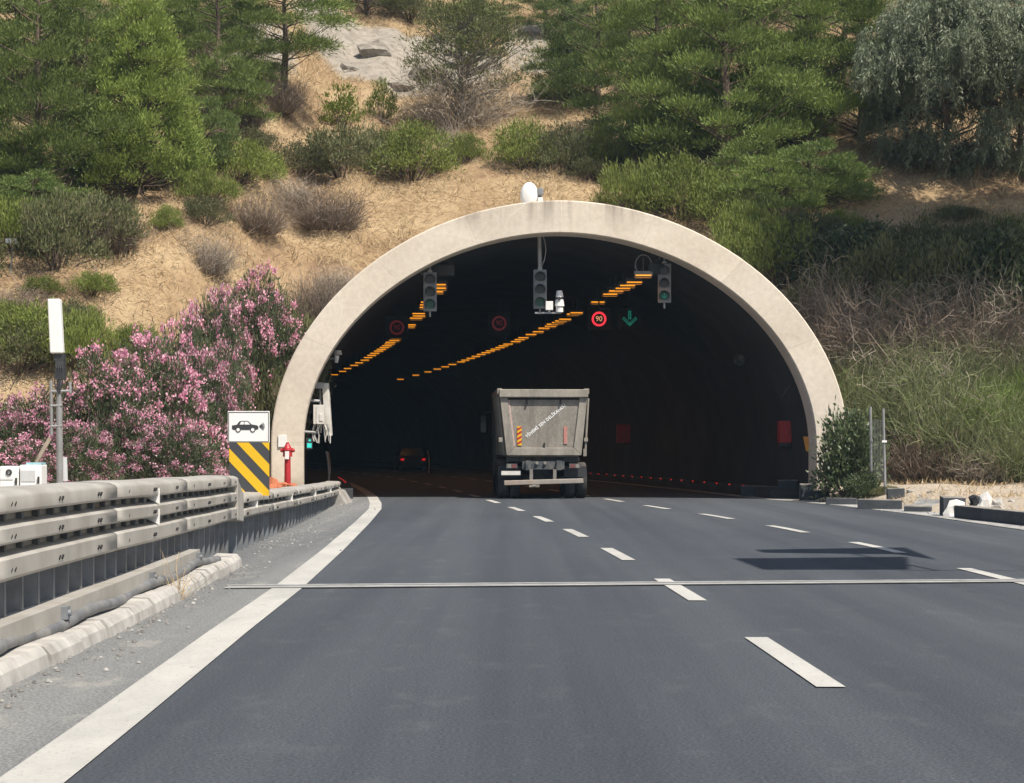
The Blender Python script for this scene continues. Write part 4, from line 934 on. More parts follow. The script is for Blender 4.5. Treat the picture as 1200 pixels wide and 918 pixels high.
for i, (u, v, w_, lab) in enumerate(((975, 577, 11, 'pale rubble stone nearest the foot of the arch'), (990, 580, 8, 'small pale rubble stone before the dark bush'), (1078, 583, 9, 'pale rubble stone by the drain chute'), (1090, 577, 7, 'little pale stone up on the verge'), (1068, 576, 10, 'pale stone on the verge behind the cube shaped block'), (1185, 588, 10, 'pale stone on the verge at the right border'), (1140, 590, 8, 'pale stone in front of the black rubbish bag'))):
    p = hill(u, v); k = w_ * p.y / F / 2; rock('pale_stone', p, (k, k * .9, k * .6), M['kerb'], lab, 'stone', 'rubbish and stones on the verge', .8, 80 + i)
for i, (u, lab) in enumerate(((1021, 'thin grey fence post nearer the arch'), (1036, 'thin grey fence post with white clip, farther from the arch'))):
    dd = 47.5 - i * .6; x = (u - 600) / F * dd; gz = float(hz(x, dd)); t = thing('fence_post', lab, 'post', (x, dd, gz), 0, 'grey fence posts beside the arch')
    h = EYE + (HV - (477 if i == 0 else 479)) / F * dd - gz
    mb = MB(); mb.cyl((0.03 * i, 0, 0), (-.02, 0, h), .035, .032, 8); mb.build('post_shaft', M['steel'], t)
    mb = MB(); mb.box((0, -.04, h * .62), (.12 if i else .06, .03, .05)); mb.build('clip', M['white'] if i else M['steel'], t)
mm, nt, b = nodes('wire_mesh'); b.inputs['Base Color'].default_value = (.3, .3, .3, 1)
mb = MB(); dd = 47.3
for k in range(9):
    a = at(1021 + k * 1.8, dd, z=.6); mb.cyl(a, a + Vector((0, 0, 1.5)), .004, .004, 4)
for k in range(10):
    a = at(1021, dd, z=.65 + k * .15); b2 = at(1036, dd - .4, z=.65 + k * .15); mb.cyl(a, b2, .004, .004, 4)
tag(mb.build('wire_fence', M['steel']), 'wire mesh fence panel stretched between the two thin posts', 'fence')
p = at(998, 51.2, z=0); t = thing('direction_sign', 'small teal sign half hidden behind the arch and dark bush', 'sign', (p.x, p.y, float(hz(p.x, p.y)))); gz = t.location.z
mb = MB(); mb.box((-.1, 0, 2.2 - gz), (.26, .02, .30)); mb.build('sign_panel', M['teal'], t); mb = MB(); mb.cyl((0, .04, 0), (0, .04, 2.3 - gz), .03); mb.build('sign_post', M['steel'], t)
p = at(969, 49.6, 568); p.z = float(hz(p.x, p.y)); mb = MB(); mb.cyl((0, 0, 0), (0, 0, .22), .07, .06); mb.cyl((0, 0, .22), (0, 0, .3), .09, .07); o = mb.build('small_bollard', M['visor']); o.location = p; tag(o, 'short dark post stub at the foot of the arch by the dark bush', 'post')
# added mast out of view, its plates shaped to cast the lane shadow
t = thing('shade_mast', 'added unseen mast with two flat plates shaped to shade the outer lane', 'shade mast', (12.6, 17.2, 0))
mb = MB(); mb.cyl((0, 0, 0), (0, 0, 8.3), .16, .12, 14); mb.build('mast', M['steel'], t)
mb = MB(); mb.cyl((0, 0, 7.95), (-5.2, 0, 7.95), .03, .03, 8); mb.cyl((-4.8, 0, 7.95), (-5.2, 4.4, 7.95), .03, .03, 8); mb.build('arm', M['steel'], t)
for poly in ([(5.84, 19.55), (5.91, 17.35), (7.54, 17.35), (8.05, 19.9)], [(6.36, 21.6), (6.38, 20.85), (8.05, 20.5), (8.28, 19.3), (8.5, 22.2)]):
    n = len(poly); mb = MB(); mb.add([(x - 12.6, y - 17.2, 8) for x, y in poly] + [(x - 12.6, y - 17.2, 8.05) for x, y in poly], [tuple(range(n - 1, -1, -1)), tuple(range(n, 2 * n))] + [(i, (i + 1) % n, n + (i + 1) % n, n + i) for i in range(n)])
    mb.build('shade_plate', M['visor'], t)

# ------------------------------------------------------------------ vegetation
def unit(a): return a / np.maximum(np.linalg.norm(a, axis=-1, keepdims=True), 1e-6)
def leaves(P, D, L, W):
    n = len(P); D = unit(D); s = unit(np.cross(D, unit(rs.normal(size=(n, 3)))))
    L = np.broadcast_to(L, (n,))[:, None]; W = np.broadcast_to(W, (n,))[:, None]
    mid = P + D * L * .45
    return np.stack([P, mid + s * W / 2, P + D * L, mid - s * W / 2], 1).reshape(-1, 3)
def ball(n, upper=0):
    d = unit(rs.normal(size=(n, 3)))
    if upper: d[:, 2] = np.where(rs.rand(n) < upper, np.abs(d[:, 2]), d[:, 2])
    return d
class Wood(MB): pass
def clump_crown(C, sizes, per, L, W, flat=.5, up=.5, out=.9, jit=.6, upper=.75, droop=0):
    Ps, Ds = [], []
    for c, s in zip(C, sizes):
        n = max(8, int(per * s * s)); d = ball(n, upper); r = s * (rs.rand(n) ** .45) * (1 + .25 * rs.normal(size=n))
        P = c + d * r[:, None] * np.array([1, 1, flat])
        o = unit(np.array([c[0], c[1], 0.001])) * .35
        D = d * out + o + np.array([0, 0, up - droop]) + rs.normal(size=(n, 3)) * jit
        Ps.append(P); Ds.append(D)
    P = np.concatenate(Ps); D = np.concatenate(Ds)
    return leaves(P, D, L * (.7 + .6 * rs.rand(len(P))), W)
def limbs(mb, H, C, sizes, r0, lean=(0, 0), zfrac=.75):
    top = Vector((lean[0], lean[1], H * .95)); tr = lambda z: Vector((lean[0] * (z / H) ** 1.5, lean[1] * (z / H) ** 1.5, z))
    zs = np.linspace(-.4, H * .95, 9); mb.tube([tr(max(z, 0)) + Vector((0, 0, min(z, 0))) + Vector((.05 * math.sin(z * 2), .05 * math.cos(z * 1.7), 0)) for z in zs], [r0 * (1 - .85 * k / 8) for k in range(9)], 8)
    for c, s in zip(C, sizes):
        c = Vector(c); z0 = max(.25, min(H * .9, c.z - .45 * math.hypot(c.x, c.y))); a = tr(z0); m_ = a.lerp(c, .55) + Vector((0, 0, -.1))
        mb.tube([a, m_, c], [.02 + .025 * s, .022, .01], 4)
def tree_type(name, wood, leafV, bark, leaf):
    """unlinked pair of shared meshes"""
    to = wood.build('trunk', bark, None, smooth=True); co = mesh_quads('crown', leafV, leaf)
    a, b_ = to.data, co.data; bpy.data.objects.remove(to); bpy.data.objects.remove(co); return a, b_
def pine_type(seed, H, Rm, n, leaf, conical=.3, zmin=.12, per=1250, smin=.65, smax=1.3, L=.165, W=.033, flat=.45, upper=.85, shell=.62, bark='bark'):
    rs.seed(seed); random.seed(seed); C, Sz = [], []
    for i in range(n):
        f = zmin + (1 - zmin) * (i + rs.rand()) / n
        rad = Rm * (np.interp(f, [0, .15, .35, .7, 1], [.85, 1.0, 1, .9, .45]) * (1 - conical) + (1.05 - f) * conical)
        a = i * 2.399 + rs.normal() * .4; r = rad * (shell + (1 - shell) * rs.rand()) * (1 + .2 * rs.normal())
        C.append(np.array([r * math.cos(a), r * math.sin(a), H * f + rs.normal() * .12])); Sz.append((smin + (smax - smin) * rs.rand()) * (1.1 - .45 * f))
    w = Wood(); limbs(w, H, C, Sz, .045 * H ** .75 * 1.1)
    return tree_type('pine', w, clump_crown(C, Sz, per, L, W, flat, .9, .8, .5, upper), M[bark], M[leaf])
TY = {}
TY['pine_broad'] = pine_type(1, 7.5, 3.2, 54, 'needle', .1)
TY['pine_dark'] = pine_type(2, 7.5, 3.3, 52, 'needle_dark', .1, .08)
TY['pine_tall'] = pine_type(3, 8.5, 3.0, 58, 'needle', .2, .1)
TY['pine_cone'] = pine_type(4, 6.0, 2.15, 300, 'needle_bright', .4, .04, 1700, .3, .5, .15, .032, shell=.8, flat=.95, upper=.7)
TY['pine_umbrella'] = pine_type(9, 17, 7.5, 110, 'needle_dark', .0, .86, 520, 1.0, 1.7, .34, .07, shell=.1)
TY['pine_low'] = pine_type(5, 3.2, 2.0, 80, 'needle', .2, .08, 800, .4, .75, .22, .034)
TY['pine_low_grey'] = pine_type(6, 3.2, 2.0, 76, 'needle_dark', .2, .08, 800, .4, .75, .22, .034)
# open umbrella pine: pads on a bare trunk
rs.seed(8); C, Sz = [], []
for z, n, rad in ((3.1, 8, 2.1), (4.2, 9, 2.6), (5.3, 9, 2.4), (6.5, 10, 1.9), (7.6, 6, 1.1)):
    for k in range(n):
        a = 2 * math.pi * k / n + rs.rand(); r = rad * (.45 + .6 * rs.rand()); C.append(np.array([r * math.cos(a), r * math.sin(a), z + rs.normal() * .22])); Sz.append(.55 + .35 * rs.rand())
w = Wood(); limbs(w, 8, C, Sz, .2); TY['pine_open'] = tree_type('p', w, clump_crown(C, Sz, 800, .25, .036, .42), M['bark'], M['needle'])
# eucalyptus / willow leaved tree with hanging sprays
def euc_type(seed, H, Rm, n):
    rs.seed(seed); C, Sz = [], []
    for i in range(n):
        d = ball(1, .6)[0]; r = .55 + .45 * rs.rand(); C.append(np.array([d[0] * Rm * r, d[1] * Rm * r, H * .5 + d[2] * H * .5 * r])); Sz.append(.5 + .4 * rs.rand())
    w = Wood(); limbs(w, H * .8, C, Sz, .16)
    Ps, Ds = [], []
    for c, s in zip(C, Sz):
        for k in range(17):
            a = rs.rand() * 6.28; b0 = c + np.array([s * math.cos(a) * .8 * rs.rand(), s * math.sin(a) * .8 * rs.rand(), .35 * rs.rand()]); ln = .5 + .7 * rs.rand(); m_ = int(34 * ln)
            tt = rs.rand(m_); o = np.array([math.cos(a), math.sin(a), 0]) * .25
            P = b0 + o * tt[:, None] + np.array([0, 0, -1.0]) * (tt ** 1.3)[:, None] * ln + rs.normal(size=(m_, 3)) * .05
            D = np.array([0, 0, -.8]) + o * 1.2 + rs.normal(size=(m_, 3)) * .45; Ps.append(P); Ds.append(D)
    P = np.concatenate(Ps); return tree_type('e', w, leaves(P, np.concatenate(Ds), .2 * (.7 + .6 * rs.rand(len(P))), .038), M['bark'], M['euc'])
TY['euc'] = euc_type(21, 7.5, 3.2, 150)
TY['euc_b'] = euc_type(22, 7.0, 2.7, 135)
# shrubs
def shrub_type(seed, Rm, H, n, leaf, per=900, L=.11, W=.032, up=1.0, smin=.22, smax=.4, jit=.5, out=.6, bark='bark', twigs=0):
    rs.seed(seed); C, Sz = [], []
    for i in range(n):
        d = ball(1, 1)[0]; r = .35 + .65 * rs.rand() ** .5
        C.append(np.array([d[0] * Rm * r, d[1] * Rm * r, .12 + abs(d[2]) * H * r * .85])); Sz.append(smin + (smax - smin) * rs.rand())
    w = Wood()
    for c in C[::2]: w.tube([(c[0] * .15, c[1] * .15, -.15), (c[0] * .6, c[1] * .6, c[2] * .5), tuple(c)], [.03, .018, .008], 4)
    V = clump_crown(C, Sz, per, L, W, .95, up, out, jit, .7)
    return tree_type('s', w, V, M[bark], M[leaf])
TY['mastic'] = shrub_type(31, 1.3, 1.35, 90, 'mastic')
TY['mastic_b'] = shrub_type(32, 1.3, 1.1, 80, 'mastic', up=1.4, L=.14, W=.028)
TY['mastic_grey'] = shrub_type(33, 1.3, 1.2, 80, 'mastic_grey')
TY['yellow'] = shrub_type(34, 1.0, 1.6, 46, 'yellowgreen', 420, .15, .06, .8, .2, .34)
TY['darkbush'] = shrub_type(35, 1.0, 1.5, 90, 'oleaf', 700, .13, .06, .3, .22, .38)
def twig_curves(n, Rm, H, seed, width=.02, curl=.35, segs=4, spread=1.0, branch=2, arch=0.0):
    rs.seed(seed); quads = []
    def curve(p, d, ln, w):
        pts = [p]; dd = d.copy()
        for k in range(segs):
            dd = unit(dd + rs.normal(size=3) * curl * .5 + np.array([0, 0, -arch * k / segs])); p = p + dd * ln / segs; pts.append(p)
        s = unit(np.cross(d, rs.normal(size=3)))
        for k in range(segs):
            w0 = w * (1 - .75 * k / segs); w1 = w * (1 - .75 * (k + 1) / segs)
            quads.append(np.stack([pts[k] - s * w0 / 2, pts[k] + s * w0 / 2, pts[k + 1] + s * w1 / 2, pts[k + 1] - s * w1 / 2]))
        return pts
    for i in range(n):
        a = rs.rand() * 6.28; r = Rm * .55 * math.sqrt(rs.rand()); p = np.array([r * math.cos(a), r * math.sin(a), -.05])
        d = unit(np.array([math.cos(a) * spread * r / Rm * 1.6 + rs.normal() * .3, math.sin(a) * spread * r / Rm * 1.6 + rs.normal() * .3, 1.0])); ln = H * (.6 + .55 * rs.rand())
        pts = curve(p, d, ln, width)
        for b_ in range(branch):
            k = 1 + rs.randint(segs); q = pts[k]; curve(q, unit(d + rs.normal(size=3) * .75), ln * (.2 + .3 * rs.rand()), width * .65)
    return np.concatenate(quads)
def twig_type(n, Rm, H, seed, leaf, **k):
    V = twig_curves(n, Rm, H, seed, **k); co = mesh_quads('twigs', V, M[leaf]); me = co.data; bpy.data.objects.remove(co)
    w = Wood(); 
    for i in range(7):
        a = i * .9; w.tube([(.1 * math.cos(a), .1 * math.sin(a), -.2), (.35 * Rm * math.cos(a), .35 * Rm * math.sin(a), H * .35), (.6 * Rm * math.cos(a + .2), .6 * Rm * math.sin(a + .2), H * .7)], [.03, .02, .008], 5)
    to = w.build('stems', M['greybark'], None); tm = to.data; bpy.data.objects.remove(to); return tm, me
TY['dry'] = twig_type(700, 1.3, 1.2, 41, 'drytwig', width=.022, branch=3)
TY['dry_pale'] = twig_type(560, 1.3, 1.3, 42, 'drytwig_pale', width=.024, branch=3, curl=.5)
TY['dry_tall'] = twig_type(750, 1.4, 2.4, 43, 'drytwig', width=.026, branch=4, curl=.55, arch=.25)
TY['dry_tall_pale'] = twig_type(420, 1.4, 2.6, 44, 'drytwig_pale', width=.032, branch=3, curl=.7, arch=.45)
TY['broom'] = twig_type(1500, 1.4, 1.9, 45, 'broom', width=.024, branch=4, curl=.4, arch=.12)
TY['broom_bright'] = twig_type(1500, 1.3, 1.6, 46, 'broom_bright', width=.026, branch=4, curl=.35, arch=.1)
# oleander: foliage + blossoms
def oleander_type(seed, Rm, H, n, nf):
    rs.seed(seed); C, Sz = [], []
    for i in range(n):
        d = ball(1, 1)[0]; r = .45 + .55 * rs.rand() ** .5; C.append(np.array([d[0] * Rm * r, d[1] * Rm * r, .2 + abs(d[2]) * H * .9 * r])); Sz.append(.26 + .22 * rs.rand())
    w = Wood()
    for c in C[::3]: w.tube([(c[0] * .12, c[1] * .12, -.2), (c[0] * .5, c[1] * .5, c[2] * .55), tuple(c)], [.03, .02, .008], 4)
    V = clump_crown(C, Sz, 400, .17, .034, 1.0, .75, .7, .5, .6)
    t, l = tree_type('o', w, V, M['greybark'], M['oleaf'])
    # blossom heads: each a tuft of small petals at a shoot tip
    Ps, Ds = [], []
    for k in range(nf):
        i = rs.randint(n); c = C[i]; d = unit(ball(1, .8)[0] + unit(c + np.array([0, 0, -.2])) * .9); p = c + d * Sz[i] * (1.0 + .25 * rs.rand()); m_ = 22 + rs.randint(20); s = .055 + .035 * rs.rand()
        Ps.append(p + rs.normal(size=(m_, 3)) * s); Ds.append(d + rs.normal(size=(m_, 3)) * .8)
    P = np.concatenate(Ps); fv = leaves(P, np.concatenate(Ds), .075, .07); fo = mesh_quads('blossoms', fv, M['petal']); fm = fo.data; bpy.data.objects.remove(fo); return t, l, fm
TY['ole_a'] = oleander_type(51, 1.75, 3.6, 240, 190)
TY['ole_b'] = oleander_type(52, 1.9, 3.4, 260, 240)
TY['ole_c'] = oleander_type(53, 1.7, 3.4, 220, 150)

PART = {'pine': ('trunk', 'crown'), 'euc': ('trunk', 'crown'), 'ole': ('stem', 'foliage', 'blossoms'), 'dry': ('stem', 'twigs'), 'bro': ('stem', 'twigs')}
NAME = {'pine': ('pine_tree', 'tree'), 'euc': ('eucalyptus_tree', 'tree'), 'ole': ('oleander_bush', 'bush'), 'dry': ('dry_shrub', 'shrub'), 'bro': ('broom_shrub', 'shrub')}
GRP = {'pine': 'pines on the hillside', 'euc': 'grey green trees on the slope', 'ole': 'pink flowering oleanders', 'dry': 'dry leafless shrubs on the slope', 'bro': 'fine twigged broom shrubs'}
HREF = {'pine_umbrella': 17, 'pine_broad': 7.5, 'pine_dark': 7.5, 'pine_tall': 8.5, 'pine_cone': 6.2, 'pine_low': 3.4, 'pine_low_grey': 3.4, 'pine_open': 8.2, 'euc': 7.6, 'euc_b': 7.0, 'mastic': 1.5, 'mastic_b': 1.35, 'mastic_grey': 1.4, 'yellow': 1.8, 'darkbush': 1.65,
        'dry': 1.35, 'dry_pale': 1.4, 'dry_tall': 2.4, 'dry_tall_pale': 2.5, 'broom': 2.0, 'broom_bright': 1.7, 'ole_a': 3.75, 'ole_b': 3.55, 'ole_c': 3.55}
RREF = {'pine_umbrella': 5.2, 'pine_broad': 3.3, 'pine_dark': 3.5, 'pine_tall': 2.9, 'pine_cone': 2.2, 'pine_low': 2.2, 'pine_low_grey': 2.2, 'pine_open': 3.0, 'euc': 3.3, 'euc_b': 2.8, 'mastic': 1.45, 'mastic_b': 1.45, 'mastic_grey': 1.45, 'yellow': 1.15, 'darkbush': 1.15,
        'dry': 1.4, 'dry_pale': 1.4, 'dry_tall': 1.7, 'dry_tall_pale': 1.8, 'broom': 1.7, 'broom_bright': 1.55, 'ole_a': 1.9, 'ole_b': 2.05, 'ole_c': 1.85}
vr = random.Random(5)
def plant(ty, loc, h, w, label, rz=None):
    k = ty[:3] if ty[:3] in ('euc', 'ole', 'dry', 'bro') else ('pine' if ty.startswith('pine') else 'shrub')
    nm, cat = NAME.get(k, ('green_shrub', 'shrub')); t = thing(nm, label, cat, loc, vr.uniform(0, 6.28) if rz is None else rz, GRP.get(k, 'green shrubs on the slope'))
    sx_ = w / 2 / RREF[ty]; t.scale = (sx_, sx_, h / HREF[ty])
    for me, pn_ in zip(TY[ty], PART.get(k, ('stem', 'foliage'))):
        o = bpy.data.objects.new(pn_, me); COL.objects.link(o); o.parent = t
    return t
def on(ty, u, v, hp, wp, label, rz=None, dd=None):
    """stand a plant where the ground is seen at (u,v); hp, wp its size in photo pixels there"""
    p = hill(u, v) if dd is None else Vector(((u - 600) / F * dd, dd, float(hz((u - 600) / F * dd, dd))))
    s = p.y / F; p.z -= .05; return plant(ty, p, hp * s, wp * s, label, rz)

# pines, upper left
on('pine_cone', 163, 226, 226, 150, 'bright conical young pine with fine foliage, standing before the darker pines')
on('pine_broad', 45, 236, 260, 190, 'broad pine at the upper left corner with layered pads of foliage')
on('pine_dark', 100, 150, 200, 150, 'dark pine squeezed behind the conical young pine')
on('pine_broad', 255, 122, 170, 130, 'pine just right of the conical young pine, in front of pale rock')
on('pine_open', 334, 134, 190, 175, 'open pine with bare trunk and separate foliage pads above the slope')
on('pine_tall', 20, 120, 200, 150, 'tall pine rising out of the photo at its left border')
on('pine_dark', 190, 80, 130, 150, 'dark pine high on the hill behind the conical pine tip')
on('pine_low', 20, 232, 70, 110, 'low pine bush under the corner pine, above the green shrubs')
on('pine_low_grey', 92, 200, 70, 90, 'low grey green pine between corner pine and conical pine')
on('pine_broad', 430, 18, 90, 120, 'pine branch mass at the top border above the pale rock')
# pines, right of centre
on('pine_dark', 700, 135, 190, 150, 'dark pine nearest the grey rock, its shade falling on the ground')
on('pine_broad', 770, 190, 235, 190, 'large pine above the crown of the arch with layered boughs')
on('pine_tall', 850, 205, 290, 190, 'tallest pine in the middle of the upper grove')
on('pine_broad', 945, 180, 240, 190, 'pine in the upper grove next to the grey leaved tree')
on('pine_low', 790, 180, 80, 120, 'low pine bough mass in front of the large pine')
on('pine_low', 920, 172, 90, 130, 'light green low pine at the foot of the grove')
on('pine_low_grey', 950, 246, 80, 130, 'squat pine below the grove beside the bare earth')
on('pine_low', 880, 232, 70, 110, 'squat pine below the grove beside the glossy green shrub')
on('pine_dark', 830, 100, 170, 170, 'dark pine in the second rank behind the tallest pine')
on('pine_dark', 990, 110, 180, 170, 'dark pine behind the grey leaved tree')
on('pine_broad', 640, 40, 100, 110, 'small pine at the top border beside the rock cleft')
on('pine_dark', 735, 60, 150, 160, 'dark pine at the top border behind the grove')
for a in (('pine_low_grey', 238, 200, 85, 90, 'rounded low pine filling the gap right of the conical young pine'), ('pine_low', 262, 150, 85, 110, 'low pine in front of the trunk beside the pale rock'), ('pine_dark', 62, 120, 190, 170, 'dark pine between corner pine and conical pine, in the second rank'),
          ('pine_broad', 228, 60, 150, 150, 'pine high on the hill right of the conical pine tip'), ('pine_low_grey', 40, 262, 60, 130, 'spreading low pine at the left border under the corner pine'), ('pine_low', 665, 120, 80, 100, 'low pine at the left edge of the grove by the rock cleft'),
          ('pine_low', 850, 190, 90, 130, 'low pine in the heart of the grove above the squat ones'), ('pine_broad', 1010, 165, 210, 170, 'pine at the right end of the grove half behind the drooping tree'), ('pine_low_grey', 985, 235, 55, 90, 'squat grey green pine on the bare earth left of the drooping tree'),
          ('pine_low', 905, 260, 80, 120, 'squat pine nearest the arch shoulder on the right'), ('pine_dark', 1150, 60, 120, 180, 'dark pine behind the drooping tree at the top border'), ('pine_dark', 890, 50, 130, 200, 'dark pine at the top border above the grove')):
    on(*a)
for a in (('pine_broad', -70, 215, 240, 190, 'broad pine outside the left border beside the corner pine'), ('pine_dark', -150, 240, 230, 190, 'dark pine well outside the left border'), ('pine_tall', -110, 130, 220, 170, 'tall pine high outside the left border'), ('pine_low', -60, 270, 80, 130, 'low pine outside the left border above the dull shrubs'),
          ('mastic_grey', -50, 330, 70, 120, 'dull shrub outside the left border below the pines'), ('mastic', -110, 340, 70, 130, 'green shrub outside the left border below the pines'), ('mastic', -60, 420, 60, 110, 'green shrub outside the left border behind the oleanders'), ('dry', -120, 410, 60, 110, 'dry shrub outside the left border behind the oleanders')):
    on(*a)
# grey green trees
on('euc', 1108, 208, 240, 205, 'grey green drooping tree right of the pine grove')
on('euc_b', 1195, 205, 225, 165, 'grey green drooping tree cut by the right border of the photo')
on('euc_b', 1062, 195, 150, 105, 'short drooping grey green tree between grove and the larger drooping tree')
# half dead tree in the middle
p = hill(540, 150); s = p.y / F
t = thing('withered_tree', 'half dead tree with grey twigs below and green leaves on top, beside the pale rock', 'tree', p)
rs.seed(61); random.seed(61)
w = Wood(); C, Sz = [], []
for i in range(150):
    a = rs.rand() * 6.28; r = 2.15 * rs.rand() ** .4; zz = .9 + 2.9 * rs.rand() ** .75; sh = math.sqrt(max(.05, 1 - ((zz - 2.1) / 1.9) ** 2)); C.append(np.array([r * sh * math.cos(a) + .2, r * sh * math.sin(a), zz])); Sz.append(.28 + .22 * rs.rand())
limbs(w, 3.6, C, Sz, .11)
w.build('trunk', M['greybark'], t)
mesh_quads('crown', clump_crown(C, Sz, 620, .13, .034, .8, .6), leafmat('olive_leaves', [(.1, .125, .035), (.14, .17, .05), (.17, .19, .065), (.18, .16, .1)], .3), t)
mesh_quads('twigs', twig_curves(420, 1.7, 2.5, 62, width=.022, branch=4, curl=.6), M['drytwig_pale'], t)
t.scale = (150 * s / 4.2, 150 * s / 4.2, 150 * s / 4.0)
on('yellow', 447, 142, 56, 44, 'small yellow green sapling on the bare slope left of the half dead tree')
on('yellow', 400, 150, 58, 58, 'yellow green leafy shrub beside the open pine')
# green shrubs upper slope
for a in (('mastic', 278, 212, 46, 78, 'green shrub right of the conical pine, upper one of the clump'), ('mastic_b', 245, 238, 40, 60, 'green shrub at the foot of the conical pine, lower one of the clump'),
          ('mastic', 312, 208, 30, 42, 'small green shrub on the right edge of the clump by the conical pine'), ('mastic_b', 18, 290, 58, 90, 'green shrub cut by the left border below the pines'),
          ('mastic_grey', 68, 312, 88, 84, 'dull green shrub below the pines next to the left border shrub'), ('mastic_grey', 118, 288, 62, 92, 'wide dull green shrub below the conical pine'),
          ('mastic', 195, 270, 28, 32, 'small round bright green shrub alone on the dry slope'), ('mastic_grey', 400, 205, 58, 88, 'dull green shrub left of the bright one above the dry slope'),
          ('mastic', 482, 210, 62, 84, 'bright green shrub under the half dead tree'), ('mastic_grey', 440, 196, 48, 60, 'dull shrub between two others under the half dead tree'),
          ('mastic', 615, 196, 52, 66, 'green shrub above the white dish antenna'), ('mastic_grey', 660, 202, 56, 70, 'broad green shrub beside the one above the dish antenna'),
          ('mastic_b', 700, 196, 46, 60, 'green shrub between dish antenna and the pine grove'), ('mastic_b', 745, 250, 62, 74, 'glossy green shrub right behind the arch crown'),
          ('mastic', 800, 256, 70, 90, 'large glossy green shrub behind the arch shoulder'), ('mastic', 845, 262, 56, 66, 'green shrub on the arch shoulder next to bare earth'),
          ('mastic_grey', 690, 210, 26, 46, 'low browning shrub below the green ones by the grove'), ('mastic_b', 880, 320, 60, 80, 'leafy green shrub leaning on the arch shoulder'),
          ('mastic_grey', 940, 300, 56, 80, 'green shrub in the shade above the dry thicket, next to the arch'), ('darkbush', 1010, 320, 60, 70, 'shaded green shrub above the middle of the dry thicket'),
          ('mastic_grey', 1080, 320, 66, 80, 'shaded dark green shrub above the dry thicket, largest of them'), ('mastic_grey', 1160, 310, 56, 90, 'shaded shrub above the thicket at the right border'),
          ('mastic_b', 985, 275, 30, 50, 'small shaded shrub at the edge of the bare earth patch'), ('mastic', 48, 420, 60, 92, 'green shrub behind the white antenna panel'),
          ('mastic_b', 95, 428, 66, 66, 'bright green shrub right of the white antenna panel'), ('mastic_grey', 22, 432, 56, 80, 'dull green shrub behind the oleanders at the left border'),
          ('mastic_b', 160, 415, 34, 50, 'small green shrub poking above the oleanders'), ('mastic', 50, 345, 20, 42, 'tiny green shrub on the dry slope above the antenna panel'),
          ('mastic_grey', 318, 425, 70, 60, 'dull green shrub between oleanders and the arch'), ('mastic_grey', 292, 462, 72, 62, 'grey green shrub behind the headlight sign')):
    on(a[0], a[1], a[2], a[3] * 1.12, a[4] * 1.4, a[5])
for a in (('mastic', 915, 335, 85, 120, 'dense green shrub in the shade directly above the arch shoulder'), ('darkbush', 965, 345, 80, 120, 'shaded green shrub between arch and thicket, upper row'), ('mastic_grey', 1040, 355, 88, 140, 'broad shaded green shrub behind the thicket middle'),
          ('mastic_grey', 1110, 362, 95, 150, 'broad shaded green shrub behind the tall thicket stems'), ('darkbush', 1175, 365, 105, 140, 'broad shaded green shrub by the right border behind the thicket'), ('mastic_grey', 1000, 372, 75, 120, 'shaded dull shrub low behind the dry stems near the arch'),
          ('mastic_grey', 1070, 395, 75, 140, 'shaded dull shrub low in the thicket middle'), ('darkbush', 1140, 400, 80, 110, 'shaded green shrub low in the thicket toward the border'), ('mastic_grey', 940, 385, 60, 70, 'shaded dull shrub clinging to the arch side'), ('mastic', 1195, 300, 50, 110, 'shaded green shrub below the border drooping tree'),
          ('mastic_grey', 1120, 258, 20, 70, 'low scrub on the bare earth below the drooping tree'), ('mastic_b', 870, 285, 55, 80, 'green shrub on the arch shoulder above the dense shaded ones'),
          ('mastic_grey', 350, 205, 44, 84, 'low dull shrub at the left end of the middle group'), ('mastic', 545, 190, 36, 60, 'small green shrub at the foot of the half dead tree'), ('mastic_grey', 240, 262, 36, 70, 'dull low shrub below the clump by the conical pine'),
          ('mastic_b', 110, 345, 30, 60, 'low green shrub below the dull ones at the left'), ('mastic', 10, 400, 50, 90, 'green shrub at the left border above the cabinets'), ('mastic_grey', 85, 395, 50, 80, 'dull shrub behind the right side of the antenna panel'),
          ('mastic_grey', 290, 175, 30, 80, 'low scrub below the open pine'), ('mastic_grey', 480, 25, 40, 90, 'low scrub at the top border left of the dark tree'), ('mastic_b', 560, 40, 50, 80, 'dark scrub at the top border above the half dead tree')):
    on(*a)
